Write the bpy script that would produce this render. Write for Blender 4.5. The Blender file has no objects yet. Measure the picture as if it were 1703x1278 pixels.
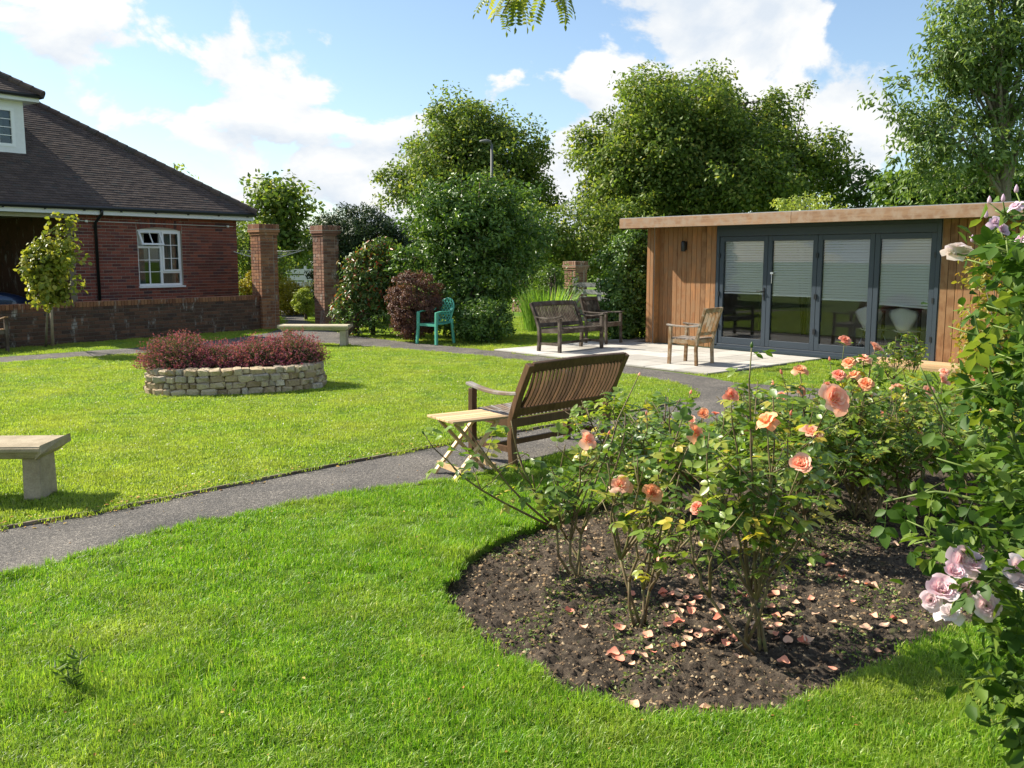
import bpy, bmesh, math, random
import numpy as np
from mathutils import Vector, Matrix, Euler
R = math.radians
random.seed(7); rng = np.random.default_rng(7)
S = bpy.context.scene
COL = S.collection
# ---------------------------------------------------------------- camera
CAMH = 1.70; FPX = 1540.0; HOR = 430.0; PW, PH = 1703.0, 1278.0
PITCH = math.atan((PH/2-HOR)/FPX)
cam = bpy.data.cameras.new('camera'); camo = bpy.data.objects.new('camera', cam); COL.objects.link(camo)
camo.location = (0, 0, CAMH); camo.rotation_euler = (R(90)-PITCH, 0, 0)
cam.sensor_width = 36; cam.lens = 36*FPX/PW; cam.clip_start = .05; cam.clip_end = 3000
S.camera = camo
# ---------------------------------------------------------------- light
SUN_EL = R(39); SUN_H = Vector((-.92, .39)).normalized()          # horizontal direction towards the sun
SUN_ROT = math.atan2(SUN_H.x, SUN_H.y)
sl = bpy.data.lights.new('sun', 'SUN'); sl.energy = 5.0; sl.angle = R(.53); sl.color = (1, .93, .80)
so = bpy.data.objects.new('sun', sl); COL.objects.link(so); so.location = (-20, 10, 25)
sd = Vector((SUN_H.x*math.cos(SUN_EL), SUN_H.y*math.cos(SUN_EL), math.sin(SUN_EL)))
so.rotation_euler = sd.to_track_quat('Z', 'Y').to_euler()
S.view_settings.view_transform = 'Standard'; S.view_settings.look = 'None'
S.view_settings.gamma = 1; S.view_settings.use_curve_mapping = False; S.view_settings.exposure = 1.0
try:
    S.cycles.max_bounces = 9; S.cycles.diffuse_bounces = 5; S.cycles.glossy_bounces = 3; S.cycles.transmission_bounces = 4; S.cycles.transparent_max_bounces = 12
except Exception: pass

def ray(px, py):
    u = (px-PW/2)/FPX; v = (PH/2-py)/FPX; c, s = math.cos(PITCH), math.sin(PITCH)
    return Vector((u, c+v*s, -s+v*c))
def P(px, py, z=0.0):                       # pixel -> point on the horizontal plane z
    d = ray(px, py); t = (z-CAMH)/d.z
    return Vector((d.x*t, d.y*t, z))
def D(px, py, y):                           # pixel -> point at world depth y
    d = ray(px, py); t = y/d.y
    return Vector((d.x*t, y, CAMH+d.z*t))
def pix(p):
    c, s = math.cos(PITCH), math.sin(PITCH); z = p[2]-CAMH
    f = p[1]*c-z*s; up = p[1]*s+z*c
    return (PW/2+FPX*p[0]/f, PH/2-FPX*up/f)

world = bpy.data.worlds.new('World'); S.world = world; world.use_nodes = True
def build_world():
    nt = world.node_tree; N = nt.nodes; L = nt.links
    for n in list(N): N.remove(n)
    out = N.new('ShaderNodeOutputWorld'); bg = N.new('ShaderNodeBackground'); bg.inputs[1].default_value = .085
    sky = N.new('ShaderNodeTexSky'); sky.sky_type = 'NISHITA'; sky.sun_disc = False
    sky.sun_elevation = SUN_EL; sky.sun_rotation = SUN_ROT; sky.air_density = 1.0; sky.dust_density = .6; sky.ozone_density = 1.4
    tc = N.new('ShaderNodeTexCoord')
    def math_(op, a, b=None, clamp=False):
        m = N.new('ShaderNodeMath'); m.operation = op; m.use_clamp = clamp
        for i, v in enumerate((a, b)):
            if v is None: continue
            if isinstance(v, (int, float)): m.inputs[i].default_value = v
            else: L.new(v, m.inputs[i])
        return m.outputs[0]
    sep = N.new('ShaderNodeSeparateXYZ'); L.new(tc.outputs['Generated'], sep.inputs[0])
    zz = math_('MAXIMUM', sep.outputs[2], 0.0)
    den = math_('ADD', zz, .55)
    cx = math_('DIVIDE', sep.outputs[0], den); cy = math_('DIVIDE', sep.outputs[1], den)
    comb = N.new('ShaderNodeCombineXYZ'); L.new(cx, comb.inputs[0]); L.new(cy, comb.inputs[1])
    def noise(scale, detail, rough, off):
        mp = N.new('ShaderNodeMapping'); mp.inputs['Location'].default_value = off; L.new(comb.outputs[0], mp.inputs[0])
        n = N.new('ShaderNodeTexNoise'); n.inputs['Scale'].default_value = scale; n.inputs['Detail'].default_value = detail
        n.inputs['Roughness'].default_value = rough; n.inputs['Distortion'].default_value = .25
        L.new(mp.outputs[0], n.inputs['Vector']); return n.outputs[0]
    n1 = noise(5.0, 10, .58, (3.1, 1.7, 0)); n2 = noise(5.0, 7, .52, (3.13, 1.655, 0)); n3 = noise(1.3, 3, .5, (7.3, 2.1, 0))
    dens = math_('ADD', math_('ADD', math_('MULTIPLY', math_('SUBTRACT', n1, .5), 2.0), .5), math_('MULTIPLY', math_('SUBTRACT', n3, .5), .55))
    # banks of cloud at the places where the picture shows them
    blobs = [(60, 100, .10, .22), (230, 80, .10, .24), (430, 75, .10, .26), (560, 90, .06, .2), (450, 150, .06, .15), (640, 60, .03, .2), (600, 250, .09, .28), (480, 270, .09, .24), (330, 240, .06, .14), (640, 330, .07, .16), (160, 200, .10, -.2), (560, 170, .07, -.2), (330, 170, .06, -.1), (60, 20, .06, -.12), (330, 15, .05, -.1),
             (1050, 50, .08, .42), (1150, 50, .07, .3), (1250, 65, .09, .42), (1370, 90, .07, .4), (1400, 205, .08, .42), (1310, 235, .06, .35), (1440, 245, .06, .32), (1330, 150, .05, -.2), (1160, 130, .06, -.12), (1130, 330, .14, .1), (960, 225, .05, .28), (985, 140, .03, .35), (940, 310, .06, .25),
             (790, 110, .12, -.2), (880, 60, .07, -.14), (1440, 25, .06, -.2), (1330, 150, .05, -.1), (720, 30, .08, -.15), (1600, 60, .08, -.1)]
    for (bx, by, rad, amp) in blobs:
        c = ray(bx, by).normalized()
        vm = N.new('ShaderNodeVectorMath'); vm.operation = 'DISTANCE'; L.new(tc.outputs['Generated'], vm.inputs[0]); vm.inputs[1].default_value = c
        q = math_('SUBTRACT', 1.0, math_('DIVIDE', vm.outputs['Value'], rad*1.15), True)
        dens = math_('ADD', dens, math_('MULTIPLY', math_('SMOOTH_MIN', q, 1.0), amp))
    mr = N.new('ShaderNodeMapRange'); mr.interpolation_type = 'SMOOTHSTEP'
    mr.inputs[1].default_value = .56; mr.inputs[2].default_value = .70; L.new(dens, mr.inputs[0])
    # relief inside the cloud: sun side against far side
    rel = math_('ADD', math_('MULTIPLY', math_('SUBTRACT', n1, n2), 3.2), .55, True)
    cr = N.new('ShaderNodeValToRGB'); cr.color_ramp.elements[0].color = (4.5, 4.95, 5.5, 1); cr.color_ramp.elements[1].color = (6.2, 6.2, 6.1, 1)
    cr.color_ramp.elements[0].position = .15; cr.color_ramp.elements[1].position = .8
    L.new(rel, cr.inputs[0])
    # thin bright veil low over the horizon
    tint = N.new('ShaderNodeMix'); tint.data_type = 'RGBA'; tint.blend_type = 'MULTIPLY'; tint.inputs[0].default_value = 1
    L.new(sky.outputs[0], tint.inputs[6]); tint.inputs[7].default_value = (.98, 1.04, 1.08, 1)
    mx = N.new('ShaderNodeMix'); mx.data_type = 'RGBA'; L.new(mr.outputs[0], mx.inputs[0])
    vl = N.new('ShaderNodeMix'); vl.data_type = 'RGBA'; vl.inputs[0].default_value = .06; L.new(tint.outputs[2], vl.inputs[6]); vl.inputs[7].default_value = (5.2, 5.6, 6.0, 1); L.new(vl.outputs[2], mx.inputs[6]); L.new(cr.outputs[0], mx.inputs[7])
    L.new(mx.outputs[2], bg.inputs[0]); L.new(bg.outputs[0], out.inputs[0])
build_world()

# ---------------------------------------------------------------- materials
MATS = {}
def hexlin(r, g, b): return tuple(((c/255.0)/12.92 if c/255.0 <= .04045 else ((c/255.0+.055)/1.055)**2.4) for c in (r, g, b))
class NT:
    def __init__(s, name):
        m = bpy.data.materials.new(name); m.use_nodes = True; s.m = m; s.nt = m.node_tree; s.N = s.nt.nodes; s.L = s.nt.links
        s.b = s.N['Principled BSDF']; s.out = s.N['Material Output']
    def n(s, t, **kw):
        o = s.N.new('ShaderNode'+t)
        for k, v in kw.items(): setattr(o, k, v)
        return o
    def link(s, a, b): s.L.new(a, b)
    def mth(s, op, a, b=None, clamp=False):
        m = s.n('Math', operation=op); m.use_clamp = clamp
        for i, v in enumerate((a, b)):
            if v is None: continue
            if isinstance(v, (int, float)): m.inputs[i].default_value = v
            else: s.link(v, m.inputs[i])
        return m.outputs[0]
    def coord(s, kind='Object'): return s.n('TexCoord').outputs[kind]
    def pos(s): return s.n('NewGeometry').outputs['Position']
    def noise(s, vec, scale, detail=4, rough=.55, stretch=None, out=0):
        if stretch:
            mp = s.n('Mapping'); mp.inputs['Scale'].default_value = stretch; s.link(vec, mp.inputs[0]); vec = mp.outputs[0]
        n = s.n('TexNoise'); n.inputs['Scale'].default_value = scale; n.inputs['Detail'].default_value = detail; n.inputs['Roughness'].default_value = rough
        s.link(vec, n.inputs['Vector']); return n.outputs[out]
    def ramp(s, fac, stops):
        r = s.n('ValToRGB'); e = r.color_ramp.elements
        while len(e) < len(stops): e.new(.5)
        for i, (p, c) in enumerate(stops): e[i].position = p; e[i].color = tuple(c)+(1,) if len(c) == 3 else c
        s.link(fac, r.inputs[0]); return r.outputs[0]
    def mix(s, fac, a, b, mode='MIX'):
        m = s.n('Mix', data_type='RGBA', blend_type=mode)
        for i, v in ((0, fac), (6, a), (7, b)):
            if isinstance(v, (int, float)): m.inputs[i].default_value = v
            elif isinstance(v, tuple): m.inputs[i].default_value = v if len(v) == 4 else v+(1,)
            else: s.link(v, m.inputs[i])
        return m.outputs[2]
    def bump(s, h, strength=.3, dist=.01):
        b = s.n('Bump'); b.inputs['Strength'].default_value = strength; b.inputs['Distance'].default_value = dist
        s.link(h, b.inputs['Height']); s.link(b.outputs[0], s.b.inputs['Normal']); return b
    def rnd(s):                                     # per object + per piece random number
        a = s.n('Attribute'); a.attribute_name = 'rnd'; o = s.n('ObjectInfo')
        return s.mth('FRACT', s.mth('ADD', a.outputs['Fac'], o.outputs['Random']))
    def color(s, c):
        if isinstance(c, tuple): s.b.inputs['Base Color'].default_value = c+(1,) if len(c) == 3 else c
        else: s.link(c, s.b.inputs['Base Color'])
    def done(s, rough=.6, spec=.4, metal=0):
        s.b.inputs['Roughness'].default_value = rough; s.b.inputs['Specular IOR Level'].default_value = spec; s.b.inputs['Metallic'].default_value = metal
        MATS[s.m.name] = s.m; return s.m

def m_leaf(name, stops, trans=.4, rough=.45, spec=.35, patch=None):
    if name.startswith('petal') or name in ('leaf_yellow', 'leaf_golden', 'leaf_robinia'): stops = [(p, tuple(c_*(.84 if name.startswith('petal') else .66) for c_ in c)) for p, c in stops]
    t = NT(name); r = t.rnd(); c = t.ramp(r, stops)
    nz = t.noise(t.pos(), 2.2, 2); c = t.mix(1, c, t.ramp(nz, [(.3, (.98, .96, .95)), (.7, (1.55, 1.45, 1.45))]), 'MULTIPLY')
    if patch: c = t.mix(t.ramp(t.noise(t.pos(), patch[0], 3), [(patch[1], (0, 0, 0)), (patch[1]+.12, (1, 1, 1))]), c, patch[2])
    t.color(c); t.done(rough, spec)
    tr = t.n('BsdfTranslucent'); tc = t.mix(1, c, (1.15, 1.0, .92) if name.startswith('petal') else (1.35, 1.32, .6), 'MULTIPLY'); t.link(tc, tr.inputs[0])
    ms = t.n('MixShader'); ms.inputs[0].default_value = trans; t.link(t.b.outputs[0], ms.inputs[1]); t.link(tr.outputs[0], ms.inputs[2]); t.link(ms.outputs[0], t.out.inputs[0])
    return t.m
def m_plain(name, col, rough=.5, spec=.4, var=.12, scale=30, metal=0, bump=0):
    t = NT(name); nz = t.noise(t.coord(), scale, 5)
    c = t.mix(1, tuple(col), t.ramp(nz, [(.25, (1-var,)*3), (.75, (1+var,)*3)]), 'MULTIPLY'); t.color(c)
    if bump: t.bump(nz, bump, .004)
    return t.done(rough, spec, metal)
def m_wood(name, dark, light, rough=.6, axis='X', grain=38, silver=None, spec=.3):
    t = NT(name); st = {'X': (.06, 1, 1), 'Y': (1, .06, 1), 'Z': (1, 1, .06)}[axis]
    o = t.n('ObjectInfo'); add = t.n('VectorMath', operation='ADD'); t.link(t.coord(), add.inputs[0])
    cb = t.n('CombineXYZ'); t.link(t.mth('MULTIPLY', o.outputs['Random'], 37.0), cb.inputs[0]); t.link(t.mth('MULTIPLY', o.outputs['Random'], 13.0), cb.inputs[1]); t.link(cb.outputs[0], add.inputs[1])
    g = t.noise(add.outputs[0], grain, 6, .65, st); b = t.noise(add.outputs[0], 5, 3, .5, st)
    c = t.ramp(t.mth('ADD', t.mth('MULTIPLY', g, .7), t.mth('MULTIPLY', b, .3)), [(.32, dark), (.66, light)])
    c = t.mix(1, c, t.ramp(o.outputs['Random'], [(0, (.62, .60, .58)), (.5, (1, 1, 1)), (1, (1.3, 1.25, 1.2))]), 'MULTIPLY')
    if silver: c = t.mix(t.ramp(t.noise(add.outputs[0], 7, 4), [(.42, (0, 0, 0)), (.62, (1, 1, 1))]), c, tuple(silver))
    t.color(c); t.bump(g, .35, .003); return t.done(rough, spec)
def m_brick(name, stops, weather=None):
    t = NT(name); c = t.ramp(t.rnd(), stops); nz = t.noise(t.pos(), 55, 5, .7)
    c = t.mix(1, c, t.ramp(nz, [(.3, (.7, .7, .7)), (.7, (1.25, 1.22, 1.2))]), 'MULTIPLY')
    if weather:
        w = t.ramp(t.noise(t.pos(), 3.0, 5, .65), [(weather[0], (0, 0, 0)), (weather[0]+.14, (1, 1, 1))]); c = t.mix(w, c, weather[1])
        w2 = t.ramp(t.noise(t.pos(), 6.0, 6, .75, (1, 1, .35)), [(.56, (0, 0, 0)), (.70, (1, 1, 1))]); c = t.mix(w2, c, weather[2])
    t.color(c); t.bump(nz, .5, .004); return t.done(.85, .2)

def build_materials():
    # grass
    for nm, a, b, yl in (('grass_blade', (.085, .185, .012), (.205, .335, .026), .64), ('grass_blade_dry', (.135, .212, .022), (.29, .36, .055), .53)):
        t = NT(nm); c = t.ramp(t.rnd(), [(0, a), (.75, b), (.9, (.30, .38, .05)), (1, (.46, .42, .16))])
        pz = t.noise(t.pos(), .9, 4, .6)
        c = t.mix(t.ramp(pz, [(yl-.15, (0, 0, 0)), (yl+.12, (.8, .8, .8))]), c, (.33, .34, .07))
        c = t.mix(1, c, t.ramp(t.noise(t.pos(), 3.5, 3), [(.3, (.95, 1.02, .95)), (.7, (1.45, 1.5, 1.4))]), 'MULTIPLY')
        t.color(c); t.done(.42, .4)
        tr = t.n('BsdfTranslucent'); t.link(t.mix(1, c, (1.2, 1.3, .6), 'MULTIPLY'), tr.inputs[0]); ms = t.n('MixShader'); ms.inputs[0].default_value = .48
        t.link(t.b.outputs[0], ms.inputs[1]); t.link(tr.outputs[0], ms.inputs[2]); t.link(ms.outputs[0], t.out.inputs[0])
    t = NT('lawn'); n1 = t.noise(t.pos(), .9, 5, .6); n2 = t.noise(t.pos(), 45, 4, .7)
    c = t.ramp(n1, [(.3, (.075, .16, .018)), (.6, (.15, .23, .035)), (.75, (.22, .25, .06))])
    c = t.mix(1, c, t.ramp(n2, [(.3, (.5, .52, .45)), (.7, (1.35, 1.3, 1.2))]), 'MULTIPLY'); t.color(c); t.bump(n2, .8, .02); t.done(.9, .1)
    # asphalt
    t = NT('asphalt'); v = t.n('TexVoronoi'); v.inputs['Scale'].default_value = 120; t.link(t.pos(), v.inputs['Vector'])
    c = t.ramp(v.outputs['Color'], [(0, (.045, .042, .039)), (.55, (.105, .098, .090)), (.85, (.20, .185, .165)), (1, (.42, .38, .32))])
    c = t.mix(1, c, t.ramp(t.noise(t.pos(), 1.6, 5, .65), [(.3, (.62, .62, .63)), (.7, (1.4, 1.35, 1.28))]), 'MULTIPLY')
    c = t.mix(t.ramp(t.noise(t.pos(), 9, 6, .75), [(.62, (0, 0, 0)), (.78, (.55, .55, .55))]), c, (.17, .15, .10))
    t.color(c); t.bump(v.outputs['Distance'], .9, .006); t.done(.88, .3)
    # soil
    t = NT('soil'); n1 = t.noise(t.pos(), 26, 8, .75); n2 = t.noise(t.pos(), 4, 4, .6)
    c = t.ramp(n1, [(.3, (.026, .022, .018)), (.52, (.082, .066, .051)), (.72, (.20, .16, .115))])
    c = t.mix(t.ramp(t.noise(t.pos(), 11, 6, .7), [(.60, (0, 0, 0)), (.70, (.55, .55, .55))]), c, (.075, .10, .025))
    c = t.mix(1, c, t.ramp(n2, [(.3, (.7, .7, .7)), (.7, (1.3, 1.25, 1.2))]), 'MULTIPLY'); t.color(c); t.bump(n1, 1, .02); t.done(.95, .1)
    t = NT('soil_bits'); t.color(t.ramp(t.rnd(), [(0, (.014, .011, .009)), (.45, (.05, .036, .025)), (.6, (.12, .08, .05)), (.85, (.28, .19, .105)), (1, (.46, .36, .23))])); t.done(.9, .15)
    t = NT('litter'); t.color(t.ramp(t.rnd(), [(0, (.28, .12, .03)), (.4, (.45, .25, .06)), (.7, (.55, .42, .12)), (1, (.16, .09, .04))])); t.done(.8, .2)
    t = NT('petal_fallen'); t.color(t.ramp(t.rnd(), [(0, (.66, .20, .13)), (.4, (.74, .36, .24)), (.75, (.76, .50, .34)), (1, (.55, .34, .20))])); t.done(.6, .2)
    # bricks
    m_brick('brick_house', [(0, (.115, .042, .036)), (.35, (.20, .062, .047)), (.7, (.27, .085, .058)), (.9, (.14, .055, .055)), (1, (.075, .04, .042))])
    m_brick('brick_pillar', [(0, (.17, .075, .045)), (.4, (.25, .115, .062)), (.75, (.31, .155, .08)), (1, (.14, .07, .05))], (.66, (.14, .12, .07), (.36, .31, .25)))
    m_brick('brick_pillar_pale', [(0, (.17, .085, .06)), (.4, (.25, .13, .085)), (.75, (.33, .20, .14)), (1, (.13, .075, .06))], (.60, (.20, .16, .11), (.46, .42, .36)))
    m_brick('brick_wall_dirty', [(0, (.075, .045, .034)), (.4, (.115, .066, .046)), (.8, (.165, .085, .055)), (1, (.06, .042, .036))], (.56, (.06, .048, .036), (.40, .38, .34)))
    m_plain('mortar', (.33, .27, .22), .95, .1, .2, 40)
    m_plain('mortar_dark', (.14, .12, .10), .95, .1, .25, 40)
    t = NT('brick_far'); bt = t.n('TexBrick'); bt.inputs['Scale'].default_value = 1; bt.inputs['Brick Width'].default_value = .225; bt.inputs['Row Height'].default_value = .075; bt.inputs['Mortar Size'].default_value = .006
    for k, c in (('Color1', (.16, .05, .04)), ('Color2', (.22, .075, .055)), ('Mortar', (.3, .24, .2))): bt.inputs[k].default_value = c+(1,)
    mp = t.n('Mapping'); mp.inputs['Rotation'].default_value = (R(90), 0, 0); t.link(t.coord(), mp.inputs[0]); t.link(mp.outputs[0], bt.inputs['Vector']); t.color(bt.outputs[0]); t.done(.9, .1)
    t = NT('roof_tile'); c = t.ramp(t.rnd(), [(0, (.064, .047, .040)), (.5, (.084, .061, .051)), (.85, (.105, .077, .064)), (1, (.06, .055, .05))]); nz = t.noise(t.pos(), 30, 5, .7)
    c = t.mix(1, c, t.ramp(nz, [(.3, (.7, .7, .7)), (.7, (1.3, 1.28, 1.25))]), 'MULTIPLY'); c = t.mix(t.ramp(t.noise(t.pos(), 5, 5, .7), [(.66, (0, 0, 0)), (.8, (.6, .6, .6))]), c, (.16, .15, .12)); t.color(c); t.bump(nz, .5, .005); t.done(.85, .25)
    m_plain('white_paint', (.74, .75, .76), .42, .45, .05, 12); m_plain('white_upvc', (.80, .81, .82), .3, .5, .03, 12)
    m_plain('black_plastic', (.012, .013, .016), .4, .5, .2, 20); m_plain('dark_void', (.02, .018, .017), .9, .1); m_plain('lead', (.24, .26, .29), .6, .4, .2, 15)
    m_plain('plaster', (.55, .53, .49), .9, .2, .06, 6); m_plain('curtain', (.62, .62, .56), .9, .1, .1, 18)
    # timber
    m_wood('cedar_board', (.14, .058, .022), (.36, .18, .075), .66, 'Z', 30, (.26, .14, .065))
    m_wood('cedar_fascia', (.19, .10, .055), (.38, .235, .135), .7, 'X', 34, (.30, .21, .145)); m_wood('cedar_step', (.35, .22, .12), (.55, .38, .22), .6, 'X', 26)
    m_wood('teak', (.060, .032, .016), (.165, .09, .045), .5, 'Z', 40); m_wood('teak_seat', (.13, .088, .058), (.30, .225, .16), .6, 'Y', 40, (.33, .30, .27))
    m_wood('teak_dark', (.030, .021, .016), (.085, .060, .045), .6, 'Z', 40, (.14, .115, .09)); m_wood('teak_warm', (.15, .075, .03), (.33, .19, .08), .55, 'Z', 40, (.36, .29, .2))
    m_wood('pale_wood', (.42, .27, .13), (.66, .49, .28), .5, 'X', 30); m_wood('grey_wood', (.17, .175, .18), (.34, .345, .35), .8, 'X', 30); m_wood('edging', (.10, .08, .06), (.24, .19, .14), .85, 'X', 20)
    # masonry
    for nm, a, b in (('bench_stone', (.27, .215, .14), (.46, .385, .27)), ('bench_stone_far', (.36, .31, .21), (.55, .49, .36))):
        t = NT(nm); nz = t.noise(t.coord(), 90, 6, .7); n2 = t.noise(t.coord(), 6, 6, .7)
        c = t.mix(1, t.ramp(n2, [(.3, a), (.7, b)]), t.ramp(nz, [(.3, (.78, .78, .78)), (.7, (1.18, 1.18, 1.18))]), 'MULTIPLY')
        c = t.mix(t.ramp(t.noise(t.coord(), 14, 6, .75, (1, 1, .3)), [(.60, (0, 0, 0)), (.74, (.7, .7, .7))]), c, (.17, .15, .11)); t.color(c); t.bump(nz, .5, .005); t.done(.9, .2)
    t = NT('rubble_stone'); c = t.ramp(t.rnd(), [(0, (.30, .225, .14)), (.3, (.44, .345, .22)), (.6, (.54, .45, .31)), (.85, (.36, .31, .245)), (1, (.60, .53, .41))]); nz = t.noise(t.pos(), 35, 6, .7)
    c = t.mix(1, c, t.ramp(nz, [(.3, (.68, .66, .62)), (.7, (1.18, 1.18, 1.18))]), 'MULTIPLY'); t.color(c); t.bump(nz, .8, .01); t.done(.9, .2)
    t = NT('slab'); c = t.ramp(t.rnd(), [(0, (.36, .335, .30)), (.5, (.46, .435, .39)), (1, (.55, .525, .485))]); nz = t.noise(t.pos(), 60, 5, .7)
    c = t.mix(1, c, t.ramp(t.noise(t.pos(), 4, 5, .65), [(.3, (.84, .84, .83)), (.7, (1.08, 1.08, 1.08))]), 'MULTIPLY'); t.color(c); t.bump(nz, .4, .003); t.done(.85, .2)
    # metal, plastic, glass
    m_plain('anthracite', (.032, .045, .060), .42, .45, .06, 8); m_plain('steel', (.6, .6, .6), .3, .5, .05, 10, 1); m_plain('alu', (.52, .54, .55), .45, .5, .06, 10, .6); m_plain('lamp_grey', (.12, .125, .12), .6, .3, .1, 10)
    m_plain('green_plastic', (.09, .38, .27), .33, .5, .06, 10); m_plain('white_plastic', (.75, .74, .70), .35, .5, .03, 10)
    t = NT('car_paint'); t.color((.012, .03, .085)); t.b.inputs['Coat Weight'].default_value = 1; t.done(.28, .5, .3)
    m_plain('tyre', (.015, .015, .015), .8, .2)
    t = NT('blind'); t.color((.82, .82, .81)); t.done(.5, .4)
    t = NT('screen_paper'); t.color((.5, .5, .5)); t.done(.8, .2)
    for nm, tint, ior in (('glass', (.93, .94, .94), 1.42), ('glass_house', (.60, .68, .68), 1.5)):
        t = NT(nm); fr = t.n('Fresnel'); fr.inputs[0].default_value = ior; g = t.n('BsdfGlossy'); g.inputs['Roughness'].default_value = .004; tp = t.n('BsdfTransparent'); tp.inputs[0].default_value = tint+(1,)
        ms = t.n('MixShader'); t.link(t.mth('MULTIPLY', fr.outputs[0], 1.25, True), ms.inputs[0]); t.link(tp.outputs[0], ms.inputs[1]); t.link(g.outputs[0], ms.inputs[2]); t.link(ms.outputs[0], t.out.inputs[0]); t.done()
    # plants
    m_plain('bark', (.11, .085, .06), .9, .15, .35, 25, 0, .5); m_plain('bark_light', (.20, .17, .13), .9, .15, .3, 25, 0, .5); m_plain('stake', (.33, .26, .17), .8, .2, .2, 20)
    t = NT('cane'); c = t.ramp(t.noise(t.pos(), 14, 4), [(.35, (.10, .065, .035)), (.55, (.17, .13, .055)), (.7, (.13, .17, .05))]); t.color(c); t.done(.6, .3)
    t = NT('cane_green'); c = t.ramp(t.noise(t.pos(), 14, 4), [(.35, (.10, .15, .03)), (.7, (.20, .26, .06))]); t.color(c); t.done(.55, .3)
    m_leaf('leaf_tree', [(0, (.055, .10, .022)), (.45, (.108, .175, .034)), (.85, (.175, .24, .05)), (1, (.27, .28, .07))], .5, .5, .3, (.45, .62, (.19, .24, .05)))
    m_leaf('leaf_tree_dark', [(0, (.035, .08, .014)), (.5, (.075, .14, .024)), (1, (.13, .20, .04))], .42)
    m_leaf('leaf_ash', [(0, (.065, .12, .03)), (.5, (.11, .185, .05)), (1, (.19, .26, .075))], .42, .42, .45)
    m_leaf('leaf_laurel', [(0, (.03, .075, .015)), (.5, (.072, .15, .025)), (1, (.14, .225, .045))], .32, .40, .45)
    m_leaf('leaf_dark', [(0, (.014, .032, .010)), (.6, (.028, .055, .016)), (1, (.05, .08, .02))], .2, .5, .3)
    m_leaf('leaf_photinia', [(0, (.03, .075, .018)), (.55, (.085, .15, .03)), (.86, (.17, .21, .06)), (.91, (.32, .09, .03)), (1, (.25, .05, .025))], .32, .36, .5)
    m_leaf('leaf_berberis', [(0, (.055, .03, .028)), (.5, (.12, .055, .045)), (.85, (.19, .095, .06)), (1, (.09, .08, .03))], .25, .5, .3)
    m_leaf('leaf_yellow', [(0, (.30, .27, .02)), (.6, (.52, .44, .035)), (1, (.35, .36, .05))], .35)
    m_leaf('leaf_lime', [(0, (.13, .20, .03)), (.6, (.24, .31, .05)), (1, (.33, .38, .08))], .4)
    m_leaf('leaf_strap', [(0, (.09, .20, .03)), (.6, (.17, .32, .05)), (1, (.26, .38, .08))], .42, .4, .4)
    m_leaf('leaf_heather', [(0, (.055, .07, .033)), (.6, (.09, .10, .055)), (1, (.14, .14, .08))], .25, .7, .2)
    m_leaf('heather_flower', [(0, (.21, .055, .085)), (.4, (.30, .08, .13)), (.7, (.25, .085, .15)), (.85, (.32, .12, .13)), (1, (.13, .08, .05))], .3, .7, .2)
    m_leaf('leaf_maple', [(0, (.10, .145, .02)), (.5, (.19, .23, .035)), (1, (.32, .31, .06))], .4)
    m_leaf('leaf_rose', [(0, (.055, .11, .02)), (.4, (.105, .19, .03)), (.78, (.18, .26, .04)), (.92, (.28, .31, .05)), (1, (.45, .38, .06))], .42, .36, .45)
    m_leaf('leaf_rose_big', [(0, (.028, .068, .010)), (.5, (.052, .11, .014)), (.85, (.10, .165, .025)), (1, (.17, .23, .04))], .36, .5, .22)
    m_leaf('leaf_golden', [(0, (.20, .23, .03)), (.55, (.33, .33, .05)), (.85, (.42, .36, .08)), (1, (.45, .25, .06))], .42)
    m_leaf('leaf_robinia', [(0, (.14, .21, .03)), (.6, (.28, .36, .06)), (1, (.42, .44, .09))], .55)
    m_leaf('weed', [(0, (.07, .13, .025)), (.6, (.13, .20, .045)), (1, (.24, .28, .08))], .35)
    m_leaf('petal_peach', [(0, (.80, .42, .29)), (.5, (.84, .52, .36)), (1, (.86, .62, .47))], .35, .5, .25)
    m_leaf('petal_orange', [(0, (.78, .34, .17)), (.5, (.82, .44, .23)), (1, (.84, .54, .32))], .35, .5, .25)
    m_leaf('petal_coral', [(0, (.76, .27, .19)), (1, (.82, .42, .29))], .35, .5, .25)
    m_leaf('petal_pink', [(0, (.80, .60, .68)), (.5, (.85, .71, .76)), (1, (.88, .80, .82))], .35, .5, .25)
    m_leaf('petal_mauve', [(0, (.58, .46, .60)), (1, (.72, .62, .72))], .35, .5, .25)
    m_leaf('petal_white', [(0, (.76, .72, .76)), (1, (.84, .82, .83))], .35, .5, .25)
build_materials()
M = MATS

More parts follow.
